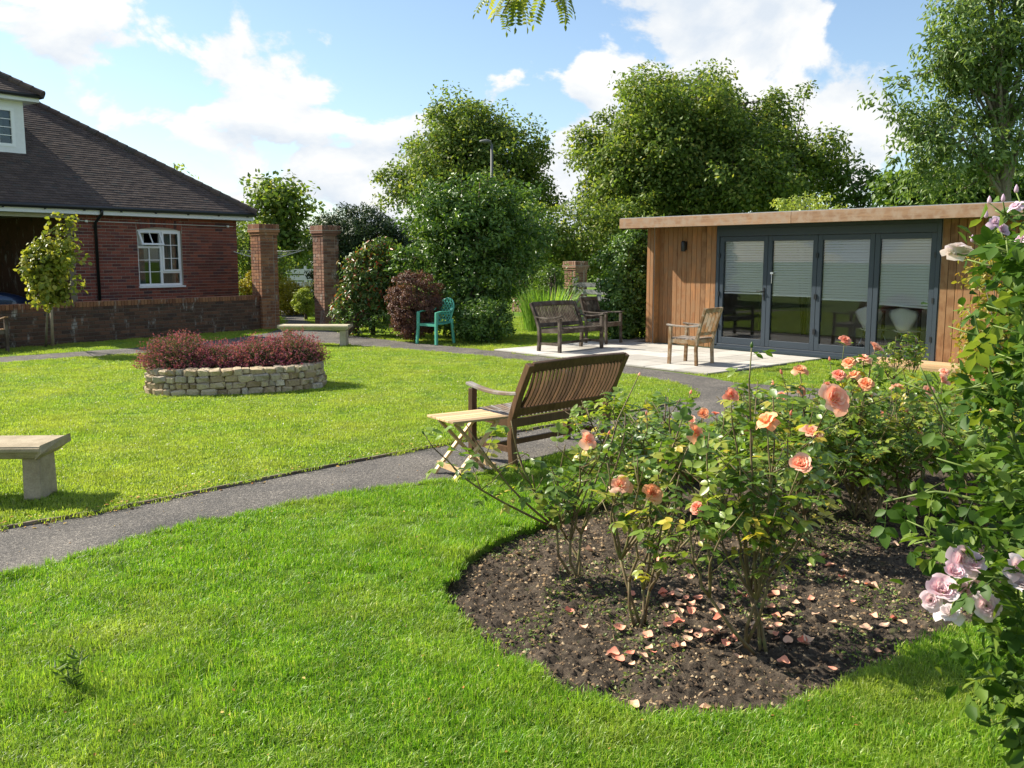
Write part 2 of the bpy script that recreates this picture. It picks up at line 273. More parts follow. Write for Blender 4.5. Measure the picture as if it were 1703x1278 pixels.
# ---------------------------------------------------------------- mesh helpers
def tag(o, label=None, cat=None, group=None, kind=None):
    if label: o['label'] = label
    if cat: o['category'] = cat
    if group: o['group'] = group
    if kind: o['kind'] = kind
    return o
def link(name, me, parent=None, loc=None, rot=None, scale=None):
    o = bpy.data.objects.new(name, me); COL.objects.link(o)
    if parent: o.parent = parent
    if loc is not None: o.location = loc
    if rot is not None: o.rotation_euler = rot
    if scale is not None: o.scale = scale
    return o
def empty(name, loc, rz=0, label=None, cat=None, group=None):
    o = link(name, None, None, loc, (0, 0, rz)); o.empty_display_size = .1
    return tag(o, label, cat, group)
class MB:
    def __init__(s): s.v = []; s.f = []; s.r = []; s.sm = []
    def add(s, vs, fs, r=0., smooth=False):
        b = len(s.v); s.v += [tuple(v) for v in vs]; s.f += [tuple(b+i for i in f) for f in fs]; s.r += [r]*len(vs); s.sm += [smooth]*len(fs); return s
    def box(s, c, d, rot=None, r=0., taper=None):
        hx, hy, hz = d[0]/2, d[1]/2, d[2]/2; vs = [Vector((x*hx, y*hy, z*hz)) for z in (-1, 1) for y in (-1, 1) for x in (-1, 1)]
        if taper:
            for v in vs[4:]: v.x *= taper; v.y *= taper
        if rot is not None: m = rot if isinstance(rot, Matrix) else Euler(rot).to_matrix(); vs = [m @ v for v in vs]
        c = Vector(c); return s.add([v+c for v in vs], [(0, 2, 3, 1), (4, 5, 7, 6), (0, 1, 5, 4), (2, 6, 7, 3), (0, 4, 6, 2), (1, 3, 7, 5)], r)
    def bbox(s, a, b, r=0.): return s.box([(a[i]+b[i])/2 for i in range(3)], [abs(b[i]-a[i]) for i in range(3)], None, r)
    def bar(s, a, b, w, h, up=(0, 0, 1), r=0.):
        a, b = Vector(a), Vector(b); z = (b-a); l = z.length; z.normalize(); x = Vector(up).cross(z)
        if x.length < 1e-4: x = Vector((1, 0, 0)).cross(z)
        x.normalize(); y = z.cross(x); m = Matrix((x, y, z)).transposed(); return s.box((a+b)/2, (w, h, l), m, r)
    def tube(s, pts, rad, n=6, cap=True, r=0., smooth=True):
        pts = [Vector(p) for p in pts]; k = len(pts); rad = rad if isinstance(rad, (list, tuple)) else [rad]*k
        vs = []; fs = []; ref = None
        for i, p in enumerate(pts):
            t = (pts[min(i+1, k-1)]-pts[max(i-1, 0)])
            if t.length < 1e-7: t = Vector((0, 0, 1))
            t.normalize()
            if ref is None: ref = Vector((1, 0, 0)) if abs(t.x) < .8 else Vector((0, 1, 0))
            x = ref-t*ref.dot(t)
            if x.length < 1e-5: x = t.orthogonal()
            x.normalize(); ref = x; y = t.cross(x)
            for j in range(n): a = 2*math.pi*j/n; vs.append(p+(x*math.cos(a)+y*math.sin(a))*rad[i])
        for i in range(k-1):
            for j in range(n): fs.append((i*n+j, i*n+(j+1) % n, (i+1)*n+(j+1) % n, (i+1)*n+j))
        if cap: fs.append(tuple(range(n-1, -1, -1))); fs.append(tuple((k-1)*n+j for j in range(n)))
        return s.add(vs, fs, r, smooth)
    def sweep(s, pts, w, h, up=(0, 0, 1), r=0.):            # rectangular section along a path
        pts = [Vector(p) for p in pts]; k = len(pts); vs = []; fs = []; up = Vector(up)
        for i, p in enumerate(pts):
            t = (pts[min(i+1, k-1)]-pts[max(i-1, 0)]).normalized(); x = up.cross(t).normalized(); y = t.cross(x)
            for (a, b) in ((-1, -1), (1, -1), (1, 1), (-1, 1)): vs.append(p+x*a*w/2+y*b*h/2)
        for i in range(k-1):
            for j in range(4): fs.append((i*4+j, i*4+(j+1) % 4, (i+1)*4+(j+1) % 4, (i+1)*4+j))
        fs += [(3, 2, 1, 0), tuple((k-1)*4+j for j in range(4))]; return s.add(vs, fs, r)
    def prism(s, poly, z0, z1, r=0.):
        n = len(poly); vs = [(p[0], p[1], z0) for p in poly]+[(p[0], p[1], z1) for p in poly]
        fs = [tuple(range(n-1, -1, -1)), tuple(range(n, 2*n))]+[(i, (i+1) % n, n+(i+1) % n, n+i) for i in range(n)]; return s.add(vs, fs, r)
    def lathe(s, prof, n=16, c=(0, 0, 0), r=0.):
        vs = []; fs = []
        for (q, z) in prof:
            for j in range(n): a = 2*math.pi*j/n; vs.append((c[0]+q*math.cos(a), c[1]+q*math.sin(a), c[2]+z))
        for i in range(len(prof)-1):
            for j in range(n): fs.append((i*n+j, i*n+(j+1) % n, (i+1)*n+(j+1) % n, (i+1)*n+j))
        return s.add(vs, fs, r, True)
    def mesh(s, name, mat):
        me = bpy.data.meshes.new(name); me.from_pydata(s.v, [], s.f)
        if any(s.r): at = me.attributes.new('rnd', 'FLOAT', 'POINT'); at.data.foreach_set('value', s.r)
        if any(s.sm): me.polygons.foreach_set('use_smooth', s.sm)
        me.materials.append(M[mat]); me.update(); return me
    def build(s, name, mat, parent=None, loc=None, rot=None, bevel=0):
        o = link(name, s.mesh(name, mat), parent, loc, rot)
        if bevel: b = o.modifiers.new('bevel', 'BEVEL'); b.width = bevel; b.segments = 2; b.limit_method = 'ANGLE'; b.angle_limit = R(40)
        return o
def npmesh(name, V, F, mat, rnd=None, smooth=False):
    """V (n,3) array, F (m,k) array of equal-sized faces"""
    me = bpy.data.meshes.new(name); n = len(V); m, k = F.shape
    me.vertices.add(n); me.vertices.foreach_set('co', np.asarray(V, np.float32).ravel())
    me.loops.add(m*k); me.loops.foreach_set('vertex_index', F.astype(np.int32).ravel())
    me.polygons.add(m); me.polygons.foreach_set('loop_start', np.arange(0, m*k, k, dtype=np.int32))
    if rnd is not None: at = me.attributes.new('rnd', 'FLOAT', 'POINT'); at.data.foreach_set('value', np.asarray(rnd, np.float32))
    me.update(calc_edges=True); me.validate()
    if smooth: me.polygons.foreach_set('use_smooth', np.ones(m, bool))
    me.materials.append(M[mat]); return me
def unit(a): return a/np.maximum(np.linalg.norm(a, axis=1, keepdims=True), 1e-9)
def leaf_arrays(pos, axis, nrm, size, ratio=.5, fold=.18, shape='ovate'):
    """leaves of 6 vertices / 4 triangles, folded on the midrib"""
    n = len(pos); axis = unit(axis); side = unit(np.cross(axis, nrm)); nn = np.cross(side, axis); size = np.asarray(size)[:, None]
    w = size*ratio*.5
    if shape == 'diamond':
        V = np.stack([pos, pos+axis*size*.5+side*w+nn*w*fold, pos+axis*size, pos+axis*size*.5-side*w+nn*w*fold], 1).reshape(-1, 3)
        b = (np.arange(n)*4)[:, None]; F = np.concatenate([b+np.array([[0, 1, 2]]), b+np.array([[0, 2, 3]])], 1).reshape(-1, 3)
        return V, F, 4
    V = np.stack([pos, pos+axis*size*.38+side*w+nn*w*fold*2, pos+axis*size*.75+side*w*.7+nn*w*fold, pos+axis*size-nn*size*.08, pos+axis*size*.75-side*w*.7+nn*w*fold, pos+axis*size*.38-side*w+nn*w*fold*2], 1).reshape(-1, 3)
    b = (np.arange(n)*6)[:, None]; F = np.concatenate([b+np.array([[0, 1, 2]]), b+np.array([[0, 2, 3]]), b+np.array([[0, 3, 4]]), b+np.array([[0, 4, 5]])], 1).reshape(-1, 3)
    return V, F, 6
def leaf_mesh(name, pos, axis, nrm, size, mat, ratio=.5, shape='ovate', fold=.18):
    V, F, k = leaf_arrays(pos, axis, nrm, size, ratio, fold, shape); return npmesh(name, V, F, mat, np.repeat(rng.random(len(pos)), k))
def inpoly(pts, poly):
    x, y = pts[:, 0], pts[:, 1]; c = np.zeros(len(pts), bool); n = len(poly); j = n-1
    for i in range(n):
        xi, yi = poly[i][0], poly[i][1]; xj, yj = poly[j][0], poly[j][1]
        if yi != yj: c ^= ((yi > y) != (yj > y)) & (x < (xj-xi)*(y-yi)/(yj-yi)+xi)
        j = i
    return c
def smooth_poly(pts, it=2, closed=True):
    pts = [Vector((p[0], p[1])) for p in pts]
    for _ in range(it):
        q = []; n = len(pts)
        for i in range(n if closed else n-1):
            a, b = pts[i], pts[(i+1) % n]; q += [a*.75+b*.25, a*.25+b*.75]
        if not closed: q = [pts[0]]+q+[pts[-1]]
        pts = q
    return pts
from mathutils.geometry import delaunay_2d_cdt
def sheet(name, outer, holes, z, mat, kind='structure', skirt=0):
    """flat polygon with holes, optionally with a vertical skirt"""
    vs = []; fl = []
    for poly in [outer]+holes: b = len(vs); vs += [Vector((p[0], p[1])) for p in poly]; fl.append(list(range(b, b+len(poly))))
    ov, oe, of, *_ = delaunay_2d_cdt(vs, [(l[i], l[(i+1) % len(l)]) for l in fl for i in range(len(l))], [], 0, 1e-5)
    ov = [tuple(v) for v in ov]; cen = np.array([np.mean([ov[i] for i in f], axis=0) for f in of]); ok = inpoly(cen, outer)
    for h in holes: ok &= ~inpoly(cen, h)
    fs = []
    for f, k in zip(of, ok):
        if not k: continue
        a, b, c = [ov[i] for i in f[:3]]
        fs.append(tuple(f) if (b[0]-a[0])*(c[1]-a[1])-(b[1]-a[1])*(c[0]-a[0]) > 0 else tuple(reversed(f)))
    mb = MB(); mb.add([(v[0], v[1], z) for v in ov], fs)
    if skirt:
        for poly in ([outer] if not holes else holes):
            n = len(poly); mb.add([(p[0], p[1], z) for p in poly]+[(p[0], p[1], z-skirt) for p in poly], [(i, (i+1) % n, n+(i+1) % n, n+i) for i in range(n)])
    o = mb.build(name, mat); o['kind'] = kind; return o
def vnoise(x, y, seed=0):
    """lattice value noise"""
    x = np.asarray(x, float); y = np.asarray(y, float); xi = np.floor(x).astype(np.int64); yi = np.floor(y).astype(np.int64); fx = x-xi; fy = y-yi; fx = fx*fx*(3-2*fx); fy = fy*fy*(3-2*fy)
    def h(a, b): n = (a*374761393+b*668265263+seed*1442695041) & 0x7fffffff; n = ((n ^ (n >> 13))*1274126177) & 0x7fffffff; return ((n ^ (n >> 16)) & 0xffff)/65535.
    return (h(xi, yi)*(1-fx)+h(xi+1, yi)*fx)*(1-fy)+(h(xi, yi+1)*(1-fx)+h(xi+1, yi+1)*fx)*fy
# ================================================================ the ground
def PP(l, z=0): return [P(x, y, z) for x, y in l]
path_px = [(-420, 1080), (0, 963), (100, 938), (200, 907), (300, 880), (400, 858), (500, 838), (600, 821), (700, 807), (780, 795), (860, 778), (960, 753), (1060, 729), (1150, 712), (1250, 700), (1400, 694), (1760, 712),
           (1760, 662), (1400, 650), (1290, 642), (1212, 636), (1178, 628), (1100, 617), (1000, 605), (900, 594), (820, 584), (740, 575.5), (696, 572), (663, 568), (598, 560.5), (560, 553), (538, 546), (520, 540), (505, 528),
           (520, 512), (500, 497), (430, 500), (462, 520), (478, 538), (462, 551), (400, 562), (330, 570), (240, 578.5), (150, 584), (75, 589.5), (0, 594.5), (-300, 618)]
oval_px = [(-420, 985), (-100, 903), (0, 881), (150, 856), (215, 843), (300, 826), (450, 796), (600, 767), (720, 744), (850, 721), (960, 702), (1060, 684), (1120, 672), (1150, 664), (1161, 657), (1153, 649), (1120, 639), (1080, 631), (1000, 618), (900, 605.5), (830, 598), (740, 589), (652, 582), (576, 576), (531, 573), (470, 575), (330, 584), (240, 590), (130, 597), (75, 601), (0, 606), (-300, 632)]
bed_px = [(1000, 832), (920, 862), (850, 886), (790, 916), (750, 950), (736, 985), (744, 1020), (775, 1056), (830, 1090), (880, 1120), (930, 1150), (1000, 1175), (1080, 1190), (1170, 1197), (1280, 1190), (1350, 1170), (1420, 1140), (1480, 1108), (1530, 1075), (1610, 1050), (1800, 1020), (2000, 900), (1900, 770), (1700, 742), (1400, 745), (1200, 775), (1080, 805)]
path_poly = smooth_poly(PP(path_px), 1); oval_poly = smooth_poly(PP(oval_px), 2); bed_poly = smooth_poly(PP(bed_px), 2)
ground = sheet('ground', [(-400, -60), (400, -60), (400, 900), (-400, 900)], [bed_poly], 0, 'lawn', skirt=.14)
sheet('path', path_poly, [], .005, 'asphalt')
lawn = sheet('lawn', oval_poly, [], .022, 'lawn', skirt=.03)
# timber edging along the near side of the oval lawn
def edging():
    i0 = min(range(len(oval_poly)), key=lambda i: (oval_poly[i]-P(-100, 903).xy).length); i1 = min(range(len(oval_poly)), key=lambda i: (oval_poly[i]-P(1153, 650).xy).length)
    pts = [oval_poly[i] for i in range(i0, i1+1)]
    e = empty('path_edging', (pts[0].x, pts[0].y, 0), 0, 'thin dark timber edging between the oval lawn and the tarmac path', 'edging')
    k = 0; seg = 4
    while k < len(pts)-1:
        q = pts[k:k+seg+1]; mb = MB(); out = []
        for j, p in enumerate(q):
            t = (q[min(j+1, len(q)-1)]-q[max(j-1, 0)]).normalized(); nrm = Vector((t.y, -t.x)); p2 = p+nrm*(.012+.004*random.random()); out.append((p2.x-pts[0].x, p2.y-pts[0].y, .010+.006*random.random()))
        if len(out) > 1: mb.sweep(out, .018, .024).build('edging_board', 'edging', e)
        k += seg
edging()
# soil of the rose bed
def soil():
    A = np.array([(p.x, p.y) for p in bed_poly]); x0, y0 = A.min(0)-.1; x1, y1 = A.max(0)+.1; x1 = min(x1, 4.2)
    st = .018; xs = np.arange(x0, x1, st); ys = np.arange(y0, y1, st); X, Y = np.meshgrid(xs, ys)
    cx, cy = 1.3, 4.8; r = np.hypot((X-cx)/2.2, (Y-cy)/2.2)
    Z = -.075+.055*np.clip(1-r*r, 0, 1)+.024*(vnoise(X*9, Y*9, 1)-.5)+.030*(vnoise(X*23, Y*23, 2)-.5)+.024*(vnoise(X*37, Y*37, 3)-.5)
    global soil_z
    soil_z = lambda x, y: -.075+.055*max(0, 1-(((x-cx)/2.2)**2+((y-cy)/2.2)**2))
    ny, nx = X.shape; idx = np.arange(nx*ny).reshape(ny, nx); F = np.stack([idx[:-1, :-1], idx[:-1, 1:], idx[1:, 1:], idx[1:, :-1]], -1).reshape(-1, 4)
    V = np.stack([X, Y, Z], -1).reshape(-1, 3); c = V[F].mean(1)
    grow = [Vector((p.x, p.y))+(Vector((p.x-cx, p.y-cy)).normalized()*.06) for p in bed_poly]; F = F[inpoly(c[:, :2], grow)]
    o = link('flower_bed', npmesh('flower_bed', V, F, 'soil', None, True)); o['kind'] = 'structure'
    # crumbs, chips and gravel
    n = 42000; q = np.stack([rng.uniform(x0, 3.6, n), rng.uniform(y0, 6.6, n)], 1); q = q[inpoly(q, bed_poly)]; n = len(q)
    def hz(q): return -.075+.055*np.clip(1-((q[:, 0]-cx)/2.2)**2-((q[:, 1]-cy)/2.2)**2, 0, 1)+.024*(vnoise(q[:, 0]*9, q[:, 1]*9, 1)-.5)+.030*(vnoise(q[:, 0]*23, q[:, 1]*23, 2)-.5)+.024*(vnoise(q[:, 0]*37, q[:, 1]*37, 3)-.5)
    globals()['soil_h'] = hz
    s = .003+.010*rng.random(n)**3; tet = np.array([(1, 0, -.4), (-.5, .87, -.4), (-.5, -.87, -.4), (0.1, .1, .9)]); ang = rng.uniform(0, 6.28, n); st2 = rng.uniform(.6, 1.8, (n, 1, 1))
    V = np.repeat(tet[None], n, 0); V[:, :, :1] *= st2; c, s_ = np.cos(ang)[:, None], np.sin(ang)[:, None]
    V = np.stack([V[:, :, 0]*c-V[:, :, 1]*s_, V[:, :, 0]*s_+V[:, :, 1]*c, V[:, :, 2]*.7], -1)*s[:, None, None]+np.concatenate([q, hz(q)[:, None]+s[:, None]*.3], 1)[:, None]
    F = np.concatenate([(np.arange(n)*4)[:, None]+np.array([f]) for f in ((0, 1, 3), (1, 2, 3), (2, 0, 3))], 0)
    tag(link('soil_crumbs', npmesh('soil_crumbs', V.reshape(-1, 3), F, 'soil_bits', np.repeat(rng.random(n), 4))), 'brown soil crumbs and bark chips scattered over the rose bed', 'soil crumbs', None, 'stuff')
    # dry twigs and prunings
    tw = MB()
    for _ in range(150):
        p = np.array([[random.uniform(x0, 3.2), random.uniform(y0, 6.2)]])
        if not inpoly(p, bed_poly)[0]: continue
        a = random.uniform(0, 6.28); l = random.uniform(.03, .13); z0_ = float(hz(p)[0])+.008; d_ = Vector((math.cos(a)*l, math.sin(a)*l, random.uniform(-.004, .012))); c_ = Vector((p[0][0], p[0][1], z0_)); tw.tube([c_, c_+d_*.5+Vector((random.gauss(0, .006), random.gauss(0, .006), .004)), c_+d_], [.0028, .0024, .0014], 4, True, random.uniform(.6, .98))
    tag(tw.build('twigs', 'soil_bits'), 'thin dry twigs and prunings lying on the rose bed soil', 'twigs', None, 'stuff')
    # tiny seedlings in patches
    n = 34000; q = np.stack([rng.uniform(x0, 3.6, n), rng.uniform(y0, 6.6, n)], 1); q = q[inpoly(q, bed_poly) & (vnoise(q[:, 0]*3.2, q[:, 1]*3.2, 9)+.25*vnoise(q[:, 0]*11, q[:, 1]*11, 4) > .62)]; n = len(q)
    ax = unit(rng.normal(0, 1, (n, 3))*[1, 1, .35]+[0, 0, .45]); pos = np.concatenate([q, hz(q)[:, None]+.002], 1)
    tag(link('seedlings', leaf_mesh('seedlings', pos, ax, unit(rng.normal(0, .4, (n, 3))+[0, 0, 1]), rng.uniform(.007, .022, n), 'weed', .6)), 'tiny green weed seedlings in patches on the rose bed soil', 'seedlings', None, 'stuff')
soil()
# fallen rose petals on the soil
def petals():
    vs = []
    for i in range(3):
        mb = MB(); g = 4; pts = []
        for a in range(g+1):
            for b in range(g+1):
                u, v = a/g*2-1, b/g*2-1; rr = 1-.12*abs(u*v); x = u*math.sqrt(1-v*v/2)*rr; y = v*math.sqrt(1-u*u/2)*rr
                pts.append((x*.022, y*.017, .012*(x*x+y*y*(.6+.5*i))+.003*math.sin(3*x+i)+.004))
        mb.add(pts, [(a*(g+1)+b, (a+1)*(g+1)+b, (a+1)*(g+1)+b+1, a*(g+1)+b+1) for a in range(g) for b in range(g)], 0, True); vs.append(mb.mesh('fallen_petal', 'petal_fallen'))
    spots = [(1130, 990), (1142, 998), (1150, 1010), (1118, 1022), (1130, 1020), (1108, 1012), (1122, 1034), (1112, 1046), (1150, 1022), (1145, 1055), (1175, 1057), (1190, 1060), (1180, 1070), (1195, 1052), (1218, 1070), (1140, 1068), (1120, 1080), (1132, 1082), (1080, 1082), (1085, 1090), (1015, 1095), (1025, 1098), (1032, 1102), (1020, 1092), (1048, 1090), (1052, 1110), (966, 1050), (1030, 1048), (1078, 1062), (1075, 1066), (1160, 1062), (1205, 1075), (1290, 1030), (1300, 1035), (1280, 1050), (1310, 1060), (1256, 1045), (1150, 965), (1170, 975), (1180, 985), (1290, 905), (1285, 920), (1300, 930), (1380, 945), (1400, 965), (1350, 1000), (1420, 1005), (1450, 980), (1385, 1040), (1440, 1050), (1180, 1188), (1170, 1185), (1054, 1178), (970, 885), (860, 925), (848, 930), (1110, 935), (1340, 1075), (1460, 1090), (1250, 1000), (1225, 1010), (1500, 1040), (1130, 1005), (1160, 1000)]+[(random.gauss(1200, 120), random.gauss(1030, 50)) for _ in range(30)]+[(random.uniform(1280, 1500), random.uniform(880, 1090)) for _ in range(22)]
    spots = [q for q in spots if inpoly(np.array([P(q[0], q[1], -.03).xy]), bed_poly)[0]]
    for i, (x, y) in enumerate(spots):
        p = P(x, y, -.03); z = float(soil_h(np.array([[p.x, p.y]]))[0]); p = P(x, y, z)
        o = link('fallen_petal', vs[i % 3], None, (p.x, p.y, z+.004), (random.uniform(-.3, .3), random.uniform(-.3, .3), random.uniform(0, 6.28)), [random.uniform(.85, 1.5)]*3)
        tag(o, 'fallen pinkish rose petal lying on the dark soil of the rose bed', 'petal', 'fallen petals on the rose bed')
petals()
# ================================================================ patio
DV = Vector((.66, -.751)).normalized(); NV = Vector((-DV.y, DV.x))         # along the summerhouse front, into it
PA = P(820, 584).xy
def patio():
    root = link('patio', None, None, (PA.x, PA.y, 0), (0, 0, math.atan2(DV.y, DV.x))); root['kind'] = 'structure'
    MB().bbox((0.01, .01, .0), (4.85, 3.14, .012)).bbox((.01, 3.14, .0), (.95, 4.3, .0115)).build('joint_bed', 'mortar_dark', root)
    me = []
    for k in range(2):
        w, h = .590, .617; mb = MB(); mb.box((0, 0, .0), (w, h, .024)); me.append(mb.mesh('paving_slab', 'slab'))
    for i in range(8):
        for j in range(7):
            if j >= 5 and i > 0: continue
            o = link('paving_slab', me[0], root, (.31+i*.605, .325+j*.632, .02+random.uniform(-.0015, .0015)), (random.uniform(-.002, .002), random.uniform(-.002, .002), 0))
patio()
# ================================================================ grass
HOUSE_H = Vector((.6, .8)); 
def grass():
    def clump(name, nb, rad, hmin, hmax, w, mat, lean=.5):
        pos = np.zeros((nb, 3)); a = rng.uniform(0, 6.283, nb); r = rad*np.sqrt(rng.random(nb)); pos[:, 0] = r*np.cos(a); pos[:, 1] = r*np.sin(a); pos[:, 2] = -.004
        h = rng.uniform(hmin, hmax, nb); d = unit(np.stack([rng.normal(0, 1, nb), rng.normal(0, 1, nb), np.zeros(nb)], 1)); ln = rng.random(nb)[:, None]*lean
        side = np.cross(d, [0, 0, 1.])*(w*.5); tw = rng.uniform(-1, 1, (nb, 1)); side = side+d*w*.4*tw
        m1 = pos+np.stack([np.zeros(nb), np.zeros(nb), h*.5], 1)+d*h[:, None]*ln*.28; tip = pos+np.stack([np.zeros(nb), np.zeros(nb), h*(1-.35*ln[:, 0]**2)], 1)+d*h[:, None]*ln
        V = np.stack([pos-side, pos+side, m1+side*.8, m1-side*.8, tip], 1).reshape(-1, 3); b = (np.arange(nb)*5)[:, None]
        F = np.concatenate([b+np.array([[0, 1, 2]]), b+np.array([[0, 2, 3]]), b+np.array([[3, 2, 4]])], 1).reshape(-1, 3)
        return bpy.data.objects.new(name, npmesh(name, V, F, mat, np.repeat(rng.random(nb)*.999, 5)))
    def gn(obj, protos):
        ng = bpy.data.node_groups.new('grass_scatter', 'GeometryNodeTree'); ng.interface.new_socket('Geometry', in_out='INPUT', socket_type='NodeSocketGeometry'); ng.interface.new_socket('Geometry', in_out='OUTPUT', socket_type='NodeSocketGeometry')
        N, L = ng.nodes, ng.links; gi = N.new('NodeGroupInput'); go = N.new('NodeGroupOutput'); iop = N.new('GeometryNodeInstanceOnPoints'); j = N.new('GeometryNodeJoinGeometry')
        for p in reversed(protos):
            oi = N.new('GeometryNodeObjectInfo'); oi.inputs['Object'].default_value = p; oi.inputs['As Instance'].default_value = True; L.new(oi.outputs['Geometry'], j.inputs[0])
        L.new(gi.outputs[0], iop.inputs['Points']); L.new(j.outputs[0], iop.inputs['Instance']); iop.inputs['Pick Instance'].default_value = True
        for nm, sock, ty in (('rot', 'Rotation', 'FLOAT_VECTOR'), ('scl', 'Scale', 'FLOAT_VECTOR'), ('pick', 'Instance Index', 'INT')):
            na = N.new('GeometryNodeInputNamedAttribute'); na.data_type = ty; na.inputs['Name'].default_value = nm; L.new(na.outputs['Attribute'], iop.inputs[sock])
        L.new(iop.outputs[0], go.inputs[0]); md = obj.modifiers.new('scatter', 'NODES'); md.node_group = ng
    def field(name, pts, z, protos, smin, smax, label):
        n = len(pts); me = bpy.data.meshes.new(name); me.vertices.add(n); V = np.concatenate([pts, np.full((n, 1), z)], 1); me.vertices.foreach_set('co', V.astype(np.float32).ravel())
        rot = np.stack([rng.normal(0, .08, n), rng.normal(0, .08, n), rng.uniform(0, 6.283, n)], 1); s = rng.uniform(smin, smax, n)*(.75+.5*vnoise(pts[:, 0]*1.7, pts[:, 1]*1.7, 5)); scl = np.stack([np.ones(n), np.ones(n), s], 1)
        for nm, arr in (('rot', rot), ('scl', scl)): at = me.attributes.new(nm, 'FLOAT_VECTOR', 'POINT'); at.data.foreach_set('vector', arr.astype(np.float32).ravel())
        at = me.attributes.new('pick', 'INT', 'POINT'); at.data.foreach_set('value', rng.integers(0, len(protos), n).astype(np.int32)); me.materials.append(protos[0].data.materials[0])
        o = link(name, me); gn(o, protos); tag(o, label, 'grass', None, 'stuff'); return o
    near = [clump('grass_clump', 120, .075, .016, .050, .0040, 'grass_blade', 1.3) for _ in range(7)]
    mid = [clump('grass_clump', 80, .11, .012, .032, .0058, 'grass_blade_dry', 1.3) for _ in range(6)]
    def pts(x0, x1, y0, y1, dens):
        n = int((x1-x0)*(y1-y0)*dens); q = np.stack([rng.uniform(x0, x1, n), rng.uniform(y0, y1, n)], 1); u = q[:, 0]/q[:, 1]; return q[(np.abs(u) < .63)]
    pl = [(p.x, p.y) for p in path_poly]; ov = [(p.x, p.y) for p in oval_poly]; bd = [(p.x, p.y) for p in bed_poly]
    def notp(q):
        loc = np.stack([(q[:, 0]-PA.x)*DV.x+(q[:, 1]-PA.y)*DV.y, (q[:, 0]-PA.x)*NV.x+(q[:, 1]-PA.y)*NV.y], 1)
        inside = ((loc[:, 0] > -.02) & (loc[:, 0] < 4.9) & (loc[:, 1] > -.02) & (loc[:, 1] < 3.2)) | ((loc[:, 0] > -.02) & (loc[:, 0] < .98) & (loc[:, 1] > 3) & (loc[:, 1] < 4.45)) | ((loc[:, 0] > .8) & (loc[:, 0] < 9) & (loc[:, 1] > 3.1) & (loc[:, 1] < 8))
        return ~inside & ~inpoly(q, pl) & ~inpoly(q, bd)
    # lusher far cells need fewer clumps: density falls with distance
    a = pts(-4.5, 4.5, 2.3, 4.6, 400); b = pts(-6, 6, 4.6, 9.2, 260); q = np.concatenate([a, b]); q = q[notp(q)]
    field('lawn_grass', q, 0, near, .8, 1.25, 'lush green mown grass between the path and the rose bed')
    b = pts(-8, 8, 5.5, 10.5, 190); c = pts(-12, 6, 10.5, 19, 110); q = np.concatenate([b, c]); q = q[inpoly(q, ov)]
    pc = Vector((-3.6, 12.05)); q = q[np.hypot(q[:, 0]-pc.x, (q[:, 1]-pc.y)*1.5) > .85]
    field('oval_lawn_grass', q, .021, mid, .8, 1.3, 'sunlit yellowish green mown grass of the oval lawn')
    q = pts(-14, 10, 11, 27, 60); q = q[notp(q) & ~inpoly(q, ov)]
    field('verge_grass', q, 0, mid, 1.0, 1.9, 'green grass verge beyond the path along wall, shrubs and patio')
    # lush edge fringe hanging over the cut turf edge and the path edge
    fr = []
    for poly, k in ((bed_poly, 1), (path_poly, 1)):
        for i in range(len(poly)):
            a_, b_ = poly[i], poly[(i+1) % len(poly)]; L_ = (b_-a_).length
            if a_.y > 9.5 or a_.y < 2.3 or abs(a_.x) > 6: continue
            for t in range(max(1, int(L_*38))):
                p = a_.lerp(b_, random.random()); fr.append((p.x+random.gauss(0, .022), p.y+random.gauss(0, .022)))
    fr = np.array(fr); small = [clump('grass_clump', 34, .028, .02, .062, .0036, 'grass_blade', 1.3) for _ in range(5)]
    fr = fr[~inpoly(fr, ov)]
    inside_bed = inpoly(fr, bd); fr = fr[~inside_bed]
    field('edge_grass', fr, 0, small, .7, 1.3, 'ragged grass fringe along the cut edges of the front lawn')
    # fallen blossom specks in the lawn and leaf litter beside the path
    n = 900; q = np.stack([rng.uniform(-4, 4, n), rng.uniform(2.5, 8.5, n)], 1); q = q[notp(q)]; n = len(q)
    pos = np.concatenate([q, rng.uniform(.02, .045, (n, 1))], 1)
    tag(link('blossom_specks', leaf_mesh('blossom_specks', pos, rng.normal(0, 1, (n, 3))*[1, 1, .3], rng.normal(0, .3, (n, 3))+[0, 0, 1], rng.uniform(.006, .018, n), 'litter', .7)), 'small yellow and orange blossom specks fallen in the front lawn', 'blossom', None, 'stuff')
    n = 700; q = np.stack([rng.uniform(-8, 4, n), rng.uniform(6, 17, n)], 1); q = q[inpoly(q, ov)]; n = len(q); pos = np.concatenate([q, rng.uniform(.045, .06, (n, 1))], 1)
    tag(link('daisies', leaf_mesh('daisies', pos, rng.normal(0, 1, (n, 3))*[1, 1, .2], rng.normal(0, .3, (n, 3))+[0, 0, 1], rng.uniform(.010, .020, n), 'petal_white', .9)), 'tiny white daisies dotted over the oval lawn', 'daisies', None, 'stuff')
    n = 2600; q = np.stack([rng.uniform(-6, 4, n), rng.uniform(4.5, 12, n)], 1); q = q[inpoly(q, pl) & ~inpoly(q, ov)]; n = len(q); pos = np.concatenate([q, np.full((n, 1), .009)], 1)
    tag(link('path_debris', leaf_mesh('path_debris', pos, rng.normal(0, 1, (n, 3))*[1, 1, .1], rng.normal(0, .2, (n, 3))+[0, 0, 1], rng.uniform(.005, .020, n)*rng.random(n), 'litter', .7)), 'small bits of dry leaf debris scattered over the tarmac path', 'debris', None, 'stuff')
    pos = []
